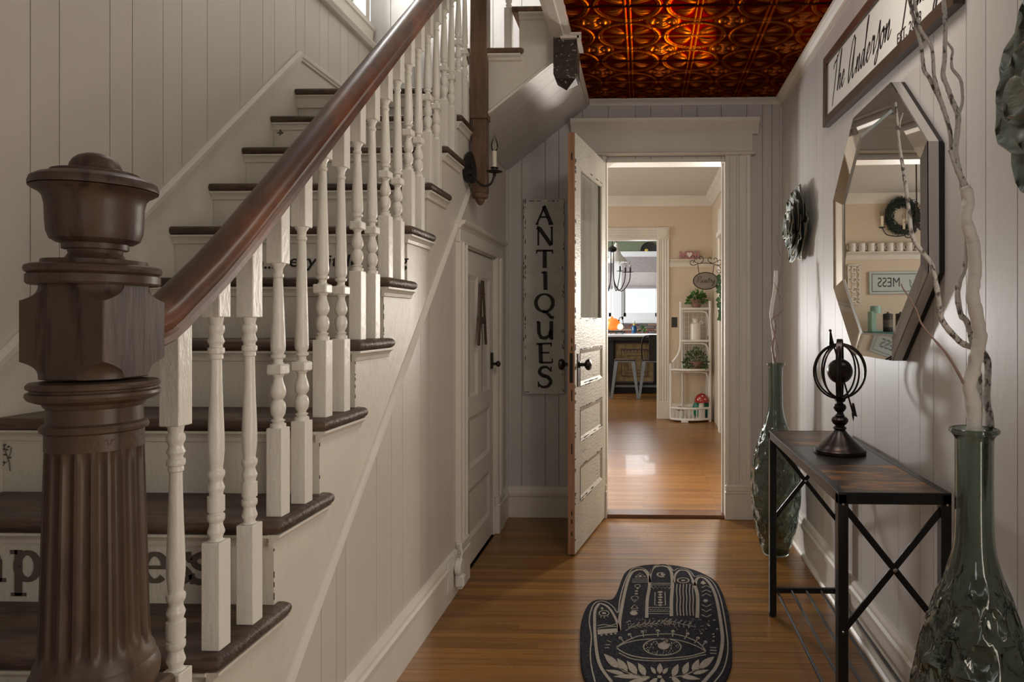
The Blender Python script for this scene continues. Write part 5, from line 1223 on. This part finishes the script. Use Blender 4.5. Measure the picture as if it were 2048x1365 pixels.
for x in (xc+.03, xc+.08): mb.box(x-.003, x+.003, 7.80, 7.806, .60, .70)
mb.build('back_lattice', M['white'], eg, kind='stuff')
for k in range(10):
    t = (k+.5)/10; x = xc+(xb-xc)*t; MB().box(x-.005, x+.005, 7.797-.09*math.sin(PI*t), 7.807-.09*math.sin(PI*t), .035, .15).build('slat', M['white'], eg)
MB().box(.42, .50, 7.70, 7.76, 0, .022, .003).build('foot', M['white'], eg)
def pot_leaves(t, c, R_, hz_, n, m, ls, seed, up=.5):
    rr = random.Random(seed); mb = MB()
    for k in range(n):
        a = rr.uniform(0, 2*PI); ph = rr.uniform(0, 1)**.6*PI*.62; r = R_*rr.uniform(.55, 1.05)
        p = Vector((c[0]+r*math.sin(ph)*math.cos(a), c[1]+r*math.sin(ph)*math.sin(a)*.8, c[2]+hz_*math.cos(ph)*rr.uniform(.6, 1.05)))
        d_ = (p-Vector(c)).normalized(); sd = d_.cross(Vector((rr.uniform(-1, 1), rr.uniform(-1, 1), rr.uniform(-1, 1)))).normalized(); l = ls*rr.uniform(.7, 1.3)
        mb.add([p-d_*l*.5, p+sd*l*.32, p+d_*l*.55, p-sd*l*.32], [(0, 1, 2, 3)])
    for k in range(12):
        a = rr.uniform(0, 2*PI); mb.tube([c, (c[0]+R_*.6*math.cos(a), c[1]+R_*.5*math.sin(a), c[2]+hz_*.5)], .002, 4)
    mb.build('foliage', m, t, kind='stuff')
p1 = thing('potted_plant', (.60, 7.86, 1.291), 'small green plant in a brown clay pot on top of the white corner shelf', 'plant')
MB(Matrix.Translation((.60, 7.86, 1.291))).lathe([(.045, 0), (.062, .075), (.068, .077), (.070, .10), (.064, .10), (.05, .09)], n=20).build('pot', M['terracotta'], p1)
pot_leaves(p1, (.60, 7.86, 1.385), .12, .12, 150, M['leaf'], .045, 1)
p2 = thing('trailing_plant', (.60, 7.85, .598), 'bushy dark green fern on the third tier of the white corner shelf', 'plant')
MB(Matrix.Translation((.60, 7.85, .598))).lathe([(.05, 0), (.07, .08), (.07, .085)], n=16).build('pot', M['terracotta'], p2)
pot_leaves(p2, (.60, 7.83, .66), .16, .18, 420, M['fern'], .03, 2)
jg = thing('white_milk_can', (.59, 7.86, .924), 'cream enamel milk can on the second tier of the white corner shelf', 'can')
MB(Matrix.Translation((.59, 7.86, .924))).lathe([(.062, 0), (.066, .005), (.066, .17), (.06, .19), (.035, .205), (.034, .235), (.04, .24), (.04, .25), (.02, .252)], n=24).build('can_body', M['ceramic'], jg)
MB(Matrix.Translation((.655, 7.83, 1.13))).tube([(.018*math.cos(2*PI*k/16), 0, .018*math.sin(2*PI*k/16)) for k in range(16)], .004, 6, closed=True).build('handle_ring', M['ceramic'], jg)
ms = thing('toadstool_ornament', (.66, 7.80, .036), 'red toadstool ornament with white dots on the bottom tier of the corner shelf', 'ornament')
MB(Matrix.Translation((.655, 7.80, .036))).lathe([(.04, 0), (.036, .06), (.03, .15), (.028, .19)], n=20).build('stalk', M['ceramic'], ms)
MB(Matrix.Translation((.655, 7.80, .036))).lathe([(.02, .185), (.08, .185), (.083, .195), (.078, .225), (.06, .258), (.035, .278), (.003, .286)], n=28).build('cap', M['red'], ms)
mb = MB()
for a, z, r in ((-1.9, .235, .072), (-1.1, .225, .075), (-1.5, .26, .055)): mb.ball((.655+r*math.cos(a), 7.80+r*math.sin(a), .036+z), .009)
mb.build('dots', M['ceramic'], ms)
ts = thing('teal_ornament', (.66, 7.90, .036), 'teal glazed rabbit-like ornament half hidden behind the red toadstool', 'ornament')
MB().ball((.62, 7.90, .13), .06, .04, .10).ball((.70, 7.90, .13), .06, .04, .10).build('ornament_body', M['teal'], ts)
ts['label'] = 'teal glazed lumpy ornament half hidden behind the red toadstool'
sm = thing('small_mushroom', (.40, 7.82, .036), 'small brown mushroom ornament at the left end of the bottom tier', 'ornament')
MB(Matrix.Translation((.41, 7.82, .036))).lathe([(.018, 0), (.016, .09)], n=12).build('stalk', M['ceramic'], sm)
MB(Matrix.Translation((.41, 7.82, .036))).lathe([(.01, .09), (.045, .09), (.04, .115), (.02, .13), (.002, .134)], n=16).build('cap', M['terracotta'], sm)

# MOM blocks on the plate rail
mo = thing('mom_letter_block', (.52, 7.96, 1.863), 'dusty pink wooden word MOM with a white heart for the O on the plate rail', 'sign')
fn = lambda u, v, t: (u, 7.965-t, v)
for x in (.415, .555):
    MB().prism([(x, 1.863), (x+.018, 1.863), (x+.018, 1.915), (x+.042, 1.885), (x+.066, 1.915), (x+.066, 1.863), (x+.086, 1.863), (x+.086, 1.957), (x+.066, 1.957), (x+.043, 1.922), (x+.02, 1.957), (x, 1.957)], fn, 0, .03).build('letter', M['pink'], mo)
MB().box(.41, .645, 7.93, 7.97, 1.862, 1.874).box(.497, .552, 7.94, 7.965, 1.874, 1.955).build('base', M['pink'], mo)
hp = [(.526+.032*(math.sin(t)**3), 1.916+.0022*(13*math.cos(t)-5*math.cos(2*t)-2*math.cos(3*t)-math.cos(4*t))) for t in [2*PI*k/24 for k in range(24)]]
MB().prism(hp, lambda u, v, t: (u, 7.934-t, v), 0, .01).build('heart', M['ceramic'], mo)

# pantry sign and bracket (hangs out from the side wall)
YP = 6.3
ay2 = lambda x, y: (lambda p: (p.x, YP, p.z))(at_y(x, y, YP))
cc = lambda x, y: ay2(1330+x/6.823, 500+y/6.823)
bk = thing('scroll_bracket', tuple(Vector(cc(778, 200))), 'black wrought iron scroll bracket fixed to the pantry doorway trim', 'bracket')
mb = MB().tube([cc(*p) for p in ((350, 200), (390, 213), (440, 195), (500, 182), (560, 180), (640, 188), (720, 212), (760, 240), (775, 275), (760, 310), (725, 318), (705, 290), (725, 268), (745, 290))], .0035, 6)
mb.tube([tuple(q) for q in crom([cc(*p) for p in ((375, 212), (342, 185), (360, 145), (395, 155), (392, 172), (380, 172))], 4)], .0035, 6)
mb.tube([tuple(q) for q in crom([cc(*p) for p in ((440, 195), (500, 175), (525, 135), (505, 95), (470, 100), (470, 125), (490, 128))], 4)], .0035, 6)
mb.tube([tuple(q) for q in crom([cc(*p) for p in ((460, 182), (415, 170), (400, 140), (420, 125), (440, 135))], 4)], .003, 6)
mb.tube([tuple(q) for q in crom([cc(*p) for p in ((650, 186), (595, 160), (590, 120), (620, 105), (632, 128), (620, 132))], 4)], .0035, 6)
mb.tube([tuple(q) for q in crom([cc(*p) for p in ((655, 180), (705, 160), (712, 125), (685, 108), (668, 125), (675, 135))], 4)], .003, 6)
mb.tube([tuple(q) for q in crom([cc(*p) for p in ((700, 208), (765, 200), (775, 160), (745, 138), (720, 160), (730, 172))], 4)], .0035, 6)
mb.build('scrollwork', M['iron'], bk)
q = cc(785, 200); MB().box(q[0]-.004, XR-.0, YP-.012, YP+.012, cc(0, 350)[2], cc(0, 95)[2]).build('wall_bar', M['iron'], bk)
ps = thing('pantry_sign', tuple(cc(555, 425)), 'oval grey plaque reading Pantry hung by two chains from the scroll bracket', 'sign')
c0 = cc(555, 425); rxp = cc(722, 425)[0]-c0[0]; rzp = c0[2]-cc(555, 538)[2]
MB().prism([(c0[0]+rxp*math.cos(a), c0[2]+rzp*math.sin(a)) for a in [2*PI*k/40 for k in range(40)]], lambda u, v, t: (u, YP-t, v), -.005, .005).build('plaque', M['slate'], ps)
MB().tube([(c0[0]+rxp*math.cos(a), YP, c0[2]+rzp*math.sin(a)) for a in [2*PI*k/40 for k in range(40)]], .0065, 6, closed=True).build('rim', M['iron'], ps)
fnp = lambda u, v, t: (u, YP-.005-t, v)
xs_ = cc(432, 455); sz_ = (cc(0, 400)[2]-cc(0, 455)[2])*.82
mb, xe = script('Pantry', xs_[0], cc(0, 450)[2], sz_*.75, .0075, fnp, slant=.2, sxx=1.42)
mb.build('script_lettering', M['letter'], ps)
for a_, b_ in (((447, 205), (465, 325)), ((665, 210), (652, 325))):
    mb = MB()
    for k in range(6):
        t = (k+.5)/6; x = a_[0]+(b_[0]-a_[0])*t; y = a_[1]+(b_[1]-a_[1])*t; mb.ball(cc(x, y), .004, .004, .009, 6, 5)
    mb.build('chain', M['iron'], ps)
iv = thing('hanging_ivy', tuple(cc(770, 400)), 'strand of ivy hanging on the wall below the scroll bracket', 'plant')
rr = random.Random(8); mb = MB(); mb.tube([tuple(q) for q in crom([cc(755, 360), cc(760, 480), cc(750, 620), cc(765, 780), cc(765, 950)], 4)], .003, 5); mb.build('vine', M['ivy'], iv)
for k in range(34):
    y = 370+rr.random()*590; w = 55 if y < 700 else 25; x = 765-rr.random()*w; c = Vector(cc(x, y)); s_ = rr.uniform(.02, .034); a = rr.uniform(0, 2*PI)
    d1_ = Vector((math.cos(a), rr.uniform(-.4, .4), math.sin(a))).normalized(); d2_ = Vector((-math.sin(a), rr.uniform(-.4, .4), math.cos(a)))
    c.y += rr.uniform(-.03, .03)
    MB().add([c-d1_*s_, c-d1_*s_*.3+d2_*s_*.75, c+d1_*s_, c-d1_*s_*.3-d2_*s_*.75], [(0, 1, 2, 3)]).build('leaf', M['ivy'], iv)

# ---- things seen in the mirror (far wall of the middle room, left part)
wt = thing('evergreen_wreath', (-1.44, 7.95, 2.33), 'dark evergreen wreath on the middle room wall, seen only in the mirror', 'wreath')
rr = random.Random(3); mb = MB()
mb.tube([(-1.44+.165*math.cos(2*PI*k/32), 7.95, 2.33+.165*math.sin(2*PI*k/32)) for k in range(32)], .04, 8, closed=True)
for k in range(900):
    a = rr.uniform(0, 2*PI); r = .165+rr.uniform(-.06, .06); c = Vector((-1.44+r*math.cos(a), 7.95+rr.uniform(-.05, .0), 2.33+r*math.sin(a))); dq = Vector((rr.uniform(-1, 1), rr.uniform(-1, 1), rr.uniform(-1, 1))).normalized()*.022; s_ = dq.cross(Vector((0, 1, .3))).normalized()*.005
    mb.add([c-dq, c+s_, c+dq, c-s_], [(0, 1, 2, 3)])
mb.build('needles', M['wreath'], wt, kind='stuff')
mug = None
MUGL = ['white mug at the carved panel end of the plate rail, seen in mirror']+['white mug, '+w+' from the carved panel end, seen in mirror' for w in ('second', 'third', 'fourth', 'fifth', 'sixth', 'seventh', 'eighth')]
for k in range(8):
    x = -.865-.108*k
    if mug is None:
        mug = thing('white_mug', (x, 7.955, 1.93), MUGL[0], 'mug', 'mugs on the plate rail')
        MB(Matrix.Translation((x, 7.955, 1.931))).lathe([(.034, 0), (.038, .004), (.038, .095), (.035, .095), (.034, .01), (.001, .008)], n=20).build('mug_body', M['ceramic'], mug)
        MB().tube([(x+.036+.024*math.sin(t), 7.955-.0, 1.978+.028*math.cos(t)) for t in [PI*j/8 for j in range(9)]], .005, 6).build('handle', M['ceramic'], mug)
    else:
        m2 = copy_tree(mug); m2.location = (x, 7.955, 1.93); m2['label'] = MUGL[k]
cp = thing('carved_wall_panel', (-.885, 7.98, 1.33), 'white carved openwork panel beside the message sign, seen in the mirror', 'wall decor')
MB().box(-.955, -.815, 7.985, 7.995, 1.33, 1.78).build('panel_back', M['beige'], cp)
mb = MB(); fn = lambda u, v, t: (u, 7.985-t, v)
for j in range(4):
    zc_ = 1.385+.112*j
    for i in range(2):
        xc_ = -.92+.07*i
        for a in range(4):
            an_ = PI/4+a*PI/2; mb.prism([(xc_+.008*math.cos(an_+PI/2), zc_+.008*math.sin(an_+PI/2)), (xc_+.042*math.cos(an_-.35), zc_+.052*math.sin(an_-.35)), (xc_+.048*math.cos(an_+.2), zc_+.058*math.sin(an_+.2))], fn, 0, .014)
mb.box(-.957, -.945, 7.968, 7.99, 1.33, 1.78).box(-.825, -.813, 7.968, 7.99, 1.33, 1.78).box(-.955, -.815, 7.968, 7.99, 1.77, 1.785).box(-.955, -.815, 7.968, 7.99, 1.325, 1.338)
mb.build('fretwork', M['ceramic'], cp)
gm = thing('message_sign', (-1.42, 7.98, 1.43), 'pale blue framed sign reading bless this MESS, seen in the mirror', 'sign')
M['paleblue'] = mat('pale_blue_sign', (.46, .52, .52), .6)
MB().box(-1.95, -1.06, 7.972, 7.994, 1.44, 1.70, .003).build('sign_board', M['paleblue'], gm)
mb = MB()
for a in ((-1.92, -1.09, 1.467, 1.473), (-1.92, -1.09, 1.667, 1.673), (-1.92, -1.914, 1.467, 1.673), (-1.096, -1.09, 1.467, 1.673)): mb.box(a[0], a[1], 7.970, 7.974, a[2], a[3])
mb.build('border_line', M['letter'], gm)
text_obj('lettering', 'MESS', .155, face_cam(-1.285, 7.9715, 1.57), M['letter'], gm, sx=.78)
fnm = lambda u, v, t: (u, 7.9718-t, v)
def mini(word, x0):
    mb, xe = script(word, x0, 1.53, .045, .007, fnm, slant=.15, sxx=1.1); mb.build('script_lettering', M['letter'], gm)
GL['b'] = (.8, [[(0, .3), (.35, 1.8), (.42, 2.5), (.25, 2.2), (.12, .3), (.3, 0), (.55, .4), (.4, .9), (.8, .8)]])
mini('this', -1.66); mini('bless', -1.88)
# sideboard with drinks things below
sb = thing('teal_sideboard', (-1.5, 7.7, 0), 'teal painted sideboard in the middle room, seen in the mirror', 'cabinet')
MB().box(-2.4, -.93, 7.45, 7.98, .08, .98).box(-2.38, -.95, 7.5, 7.96, 0, .08).build('cabinet_body', M['tealcab'], sb)
MB().box(-2.42, -.91, 7.43, 7.985, .98, 1.01, .004).build('cabinet_top', M['tealcab'], sb)
for i in range(3):
    x = -2.36+.475*i
    dr = MB().box(x, x+.45, 7.437, 7.45, .80, .95, .004).build('drawer', M['tealcab'], sb); MB().box(x+.19, x+.26, 7.42, 7.437, .87, .885, .003).build('drawer_handle', M['chrome'], dr)
    dr = MB().box(x, x+.45, 7.437, 7.45, .12, .78, .004).build('cabinet_door', M['tealcab'], sb); MB().box(x+.19, x+.26, 7.42, 7.437, .70, .715, .003).build('door_handle', M['chrome'], dr)
cm = thing('mint_coffee_maker', (-1.05, 7.72, 1.01), 'mint green coffee maker on the teal sideboard, seen in the mirror', 'coffee maker')
MB().box(-1.10, -.98, 7.66, 7.80, 1.01, 1.03, .005).box(-1.04, -.98, 7.68, 7.80, 1.02, 1.24, .01).build('machine_body', M['mint'], cm)
MB().lathe([(.06, 0), (.06, .07), (.055, .085)], (-1.05, 7.73, 1.215), 20).build('machine_head', M['mint'], cm)
tin = None
for k, x in enumerate((-1.18, -1.32)):
    tin = thing('black_canister', (x, 7.72, 1.01), ('black canister nearest the mint coffee maker', 'black canister second from the mint coffee maker')[k]+', seen in the mirror', 'canister', 'black canisters')
    MB(Matrix.Translation((x, 7.72, 1.011))).lathe([(.05, 0), (.052, .005), (.052, .17), (.05, .175)], n=24).build('tin_body', M['dark'], tin)
    MB(Matrix.Translation((x, 7.72, 1.011))).lathe([(.053, .175), (.053, .195), (.04, .20), (.012, .205), (.010, .22)], n=24).build('tin_lid', M['dark'], tin)
    MB(Matrix.Translation((x, 7.72, 1.011))).lathe([(.0525, .05), (.0525, .13)], n=24, cap=False).build('tin_label', M['brownletter'], tin)
ck = thing('chandelier', (-.65, 5.55, 2.6), 'candle chandelier hanging in the middle room, seen only in the mirror', 'chandelier')
MB().tube([(-.65, 5.55, 2.6), (-.65, 5.55, 1.95)], .006, 6).ball((-.65, 5.55, 1.9), .03).build('stem', M['iron'], ck)
for k in range(5):
    a = 2*PI*k/5+.3; dx, dy = math.cos(a), math.sin(a)
    pts = crom([(-.65, 5.55, 1.90), (-.65+.10*dx, 5.55+.10*dy, 1.83), (-.65+.22*dx, 5.55+.22*dy, 1.84), (-.65+.26*dx, 5.55+.26*dy, 1.90)], 5)
    am = MB().tube(pts, .005, 6).lathe([(.006, 0), (.03, .008), (.03, .011), (.01, .012)], (-.65+.26*dx, 5.55+.26*dy, 1.895), 12).build('arm', M['iron'], ck)
    MB().lathe([(.010, 0), (.010, .09)], (-.65+.26*dx, 5.55+.26*dy, 1.905), 10).build('candle_sleeve', M['candle'], am)
    MB().lathe([(.008, 0), (.014, .02), (.010, .045), (.002, .07)], (-.65+.26*dx, 5.55+.26*dy, 1.995), 10).build('flame_bulb', M['bulb'], am)

# ================================================================== KITCHEN
YK = 12.8
kw = struct('wall_kitchen', MB().box(-3, 3, YK, YK+.1, 2.44, 2.9).box(-3, 3, YK, YK+.1, 0, 1.16).box(.24, 3, YK, YK+.1, 1.16, 2.44).box(-.62, -.38, YK-.01, YK+.1, 1.16, 2.44).box(-3, -1.45, YK, YK+.1, 1.16, 2.44).box(2.4, 2.5, 8.1, YK, 0, 2.9).box(-3, -2.9, 8.1, YK, 0, 2.9).box(XR, 2.5, 8.0, 8.1, 0, 2.9), M['green_wall'])
struct('ceiling_kitchen', MB().box(-3, 3, 8.1, YK+.1, 2.85, 2.95), M['ceilwhite'])
for i, (a, b_) in enumerate(((-.43, .30), (-1.5, -.57))):
    w_ = struct('window_%d' % (i+2), MB().box(a, a+.045, YK-.03, YK+.08, 1.16, 2.42).box(b_-.045, b_, YK-.03, YK+.08, 1.16, 2.42).box(a, b_, YK-.03, YK+.08, 1.16, 1.22).box(a, b_, YK-.02, YK+.08, 2.34, 2.42)
                .box(a, b_, YK+.0, YK+.06, 1.76, 1.82).box(a+.04, a+.09, YK+.01, YK+.05, 1.2, 1.8).box(b_-.09, b_-.04, YK+.01, YK+.05, 1.2, 1.8).box(a, b_, YK+.01, YK+.05, 1.22, 1.29), M['kit_white'])
    MB().box(a+.04, b_-.04, YK+.028, YK+.031, 1.28, 2.34).build('pane', M['pane'], w_)
    MB().box(a-.02, b_+.02, YK-.10, YK, 1.10, 1.165, .005).build('window_sill', M['kit_white'], w_)
    MB().box(a-.06, b_+.06, YK-.045, YK, 2.30, 2.44, .004).build('casing', M['kit_white'], w_)
    sh = thing('roman_shade', ((a+b_)/2, YK-.05, 1.74), 'woven roman shade half lowered over the '+('right' if i == 0 else 'left')+' kitchen window', 'window shade', 'kitchen roman shades')
    MB().box(a+.03, b_-.03, YK-.052, YK-.048, 1.78, 2.32).build('shade_cloth', M['shade'], sh); MB().box(a+.03, b_-.03, YK-.075, YK-.045, 1.74, 1.79, .008).build('shade_fold', M['shade'], sh); MB().box(a+.02, b_-.02, YK-.08, YK-.045, 2.05, 2.33, .01).build('shade_valance', M['shade'], sh)
struct('trim_15', MB().box(-.58, -.42, YK-.05, YK, 1.16, 2.30), M['kit_white'])
struct('trim_16', MB().box(-3, 2.4, YK-.03, YK, 1.08, 1.14), M['kit_white'])
bs = struct('wall_backsplash', MB().box(-1.6, 1.2, YK-.012, YK-.001, .90, 1.10), M['mortar']); rr = random.Random(6)
for j in range(4):
    x = -.9+(j % 2)*.11
    while x < .5:
        l = rr.choice((.18, .22, .16)); MB().box(x+.004, x+l-.004, YK-.03-rr.uniform(0, .008), YK-.01, .905+.048*j, .905+.048*j+.041, .003).build('brick', M['bricks'][rr.randrange(3)], bs); x += l
cn = thing('kitchen_counter', (0, 12.5, 0), 'white kitchen counter below the brick backsplash', 'counter')
MB().box(-1.6, 1.2, 12.15, YK-.03, .0, .86).build('base_cabinets', M['kit_white'], cn); MB().box(-1.6, 1.2, 12.12, YK-.03, .86, .90, .004).build('worktop', M['kit_white'], cn)
isl = thing('kitchen_island', (-.1, 10.8, 0), 'dark kitchen island with white top and antique gold pressed panels', 'island')
MB().box(-1.3, .6, 10.75, 11.4, 0.10, .84).box(-.545, -.475, 10.62, 10.75, 0.02, .86).box(-1.3, .6, 10.82, 11.35, 0, .1).build('island_body', M['dark'], isl)
MB().box(-1.35, .65, 10.50, 11.5, .895, .925, .004).build('island_top', M['kit_white'], isl); MB().box(-1.33, .63, 10.53, 11.45, .84, .895).build('apron', M['dark'], isl)
for x in (-.46, -1.2):
    gp = MB().box(x, x+.62, 10.735, 10.75, .17, .80).build('gold_panel', M['gold'], isl)
    mb = MB()
    for i_, w_ in ((.0, .02), (.10, .010), (.15, .006), (.20, .008)):
        a, b_, c_, d_ = x+i_, x+.62-i_, .17+i_, .80-i_
        mb.box(a, b_, 10.725, 10.735, c_, c_+w_).box(a, b_, 10.725, 10.735, d_-w_, d_).box(a, a+w_, 10.725, 10.735, c_, d_).box(b_-w_, b_, 10.725, 10.735, c_, d_)
    for q_ in range(24):
        t = q_/23; mb.ball((x+.10+.42*t, 10.73, .685+.012*math.sin(q_*2.1)), .011, .006, .011, 6, 5)
    mb.build('pressed_moulding', M['bricks'][2], gp)
MB().box(-.5, .6, 10.70, 10.74, .10, .135).build('foot_rail', M['stool'], isl)
def stool(x, y, label, back=False):
    t = thing('metal_stool', (x, y, 0), label, 'stool', 'metal stools at the kitchen island')
    MB().box(x-.155, x+.155, y-.15, y+.15, .555, .575, .006).build('seat', M['frame_brown'], t); MB().box(x-.15, x+.15, y-.145, y+.145, .53, .556, .004).build('seat_rim', M['stool'], t)
    for sx_ in (-1, 1):
        for sy_ in (-1, 1):
            p = Vector((x+sx_*.125, y+sy_*.12, .54)); q = Vector((x+sx_*.195, y+sy_*.18, 0.004))
            vs = [p+Vector((a*.028, b__*.028, 0)) for a, b__ in ((-1, -1), (1, -1), (1, 1), (-1, 1))]+[q+Vector((a*.016, b__*.016, 0)) for a, b__ in ((-1, -1), (1, -1), (1, 1), (-1, 1))]
            MB().add(vs, [(0, 1, 2, 3), (7, 6, 5, 4), (0, 4, 5, 1), (1, 5, 6, 2), (2, 6, 7, 3), (3, 7, 4, 0)]).build('leg', M['stool'], t)
    if back:
        MB().tube(crom([(x-.15, y-.12, .56), (x-.16, y-.16, .75), (x-.13, y-.18, .90), (x, y-.19, .93), (x+.13, y-.18, .90), (x+.16, y-.16, .75), (x+.15, y-.12, .56)], 5), .010, 8).build('back_hoop', M['iron'], t)
        MB().box(x-.055, x+.12, y-.185, y-.178, .56, .925, .002).build('back_slat', M['iron'], t)
stool(-.285, 10.2, 'backless steel stool with a wooden seat in front of the gold island panel'); stool(.125, 10.2, 'steel stool with a dark metal back at the right end of the kitchen doorway', True); stool(-.72, 10.2, 'steel stool mostly hidden behind the open door edge')
# hanging things
pl = thing('wall_plate', (.09, YK, 2.52), 'round dark glass plate with an orange spot on the green kitchen wall', 'plate')
c_ = at_y(1298, 501, YK-.03); MB().lathe([(.16, 0), (.155, -.015), (.12, -.008), (.002, -.004)], (c_.x, YK-.008, c_.z), 32, 'y').build('plate_disc', M['dark'], pl)
c2 = at_y(1293, 501, YK-.03); MB().ball((c2.x, YK-.022, c2.z), .035, .006, .03).build('orange_spot', M['yellow'], pl)
kc = thing('kitchen_chandelier', tuple(at_y(1225, 480, 10.2)), 'black iron candle chandelier hanging in the kitchen doorway view', 'chandelier')
q = lambda x, y: at_y(1200+x/6.205, 440+y/6.205, 10.2)
top = q(152, 370); MB().tube([tuple(top), (top.x, top.y, 2.85)], .008, 6).lathe([(.02, .06), (.06, .03), (.07, 0), (.05, -.03), (.02, -.04)], tuple(top), 16).build('stem', M['iron'], kc)
for k, (ex, ey, dy) in enumerate(((252, 650, -.10), (320, 672, -.22), (375, 655, .05), (60, 660, -.1), (-5, 655, .1))):
    e_ = q(ex, ey); s_ = 1 if ex > 150 else -1
    pts = crom([(top.x+s_*.02, top.y, top.z-.02), (top.x+s_*.025, top.y+dy*.3, top.z-.45), ((top.x+e_.x)/2, top.y+dy*.7, top.z-.62), (e_.x-s_*.02, top.y+dy, e_.z-.14), (e_.x, top.y+dy, e_.z)], 6)
    am = MB().tube(pts, .007, 6).lathe([(.01, 0), (.055, .008), (.055, .014), (.012, .016)], (e_.x, top.y+dy, e_.z), 14).lathe([(.013, .01), (.013, .08)], (e_.x, top.y+dy, e_.z), 10).build('arm', M['iron'], kc)
    MB().lathe([(.010, .08), (.020, .11), (.016, .14), (.003, .18)], (e_.x, top.y+dy, e_.z), 12).build('flame_bulb', M['bulb'], am)
pn = thing('pendant_lamp', tuple(at_y(1232, 505, 11)), 'white glass pendant lamp behind the kitchen chandelier', 'lamp')
c_ = at_y(1233, 525, 11.2); MB().lathe([(.02, .32), (.04, .28), (.05, .20), (.08, .13), (.17, .03), (.18, 0), (.17, 0)], tuple(c_), 24).build('lamp_shade', M['lampshade_bowl'], pn); MB().tube([(c_.x, c_.y, c_.z+.32), (c_.x, c_.y, 2.85)], .006, 6).build('lamp_cord', M['iron'], pn)
# on the island
pk = thing('pumpkin_lamp', (-.50, 10.9, .96), 'glowing orange pumpkin lamp on a stand on the kitchen island', 'lamp')
MB().ball((-.50, 10.9, 1.09), .12, .11, .10, 24, 12, mod=lambda a, p_: 1-.06*abs(math.sin(a*5))).ball((-.515, 10.9, 1.19), .02, .02, .03).build('pumpkin_body', M['pumpkin'], pk)
MB().ball((-.38, 10.86, 1.05), .05, .05, .05).build('glass_lantern', M['lampglow'], pk)
MB().box(-.60, -.30, 10.82, 10.98, .965, .985).build('stand_top', M['iron'], pk)
for x in (-.52, -.43, -.33): MB().tube([(x-.03, 10.84, .97), (x-.01, 10.83, .930), (x+.02, 10.84, .97)], .005, 5).build('hairpin_leg', M['iron'], pk)
MB().tube([tuple(v) for v in crom([(-.42, 10.86, 1.06), (-.40, 10.86, 1.16), (-.37, 10.86, 1.20), (-.34, 10.86, 1.16), (-.33, 10.86, 1.06)], 5)], .006, 6).build('lantern_handle', M['iron'], pk)
bt = thing('blue_soap_bottle', (-.18, 12.4, .90), 'blue bottle with a yellow label on the kitchen counter', 'bottle')
MB().lathe([(.045, 0), (.05, .01), (.05, .12), (.03, .16), (.014, .18), (.014, .21)], (-.18, 12.4, .905), 20).build('bottle_body', M['blueglass'], bt); MB().lathe([(.016, .20), (.016, .235)], (-.18, 12.4, .905), 12).build('bottle_cap', M['white'], bt); MB().ball((-.18, 12.36, 1.075), .022, .012, .022).build('bottle_label', M['yellow'], bt)
pz = thing('counter_sprig', (-.03, 12.45, .90), 'small green sprig in a pot on the kitchen counter', 'plant')
MB().lathe([(.03, 0), (.035, .06)], (-.03, 12.45, .905), 14).build('pot', M['slate'], pz); pot_leaves(pz, (-.03, 12.45, .97), .07, .09, 50, M['leaf'], .04, 5)
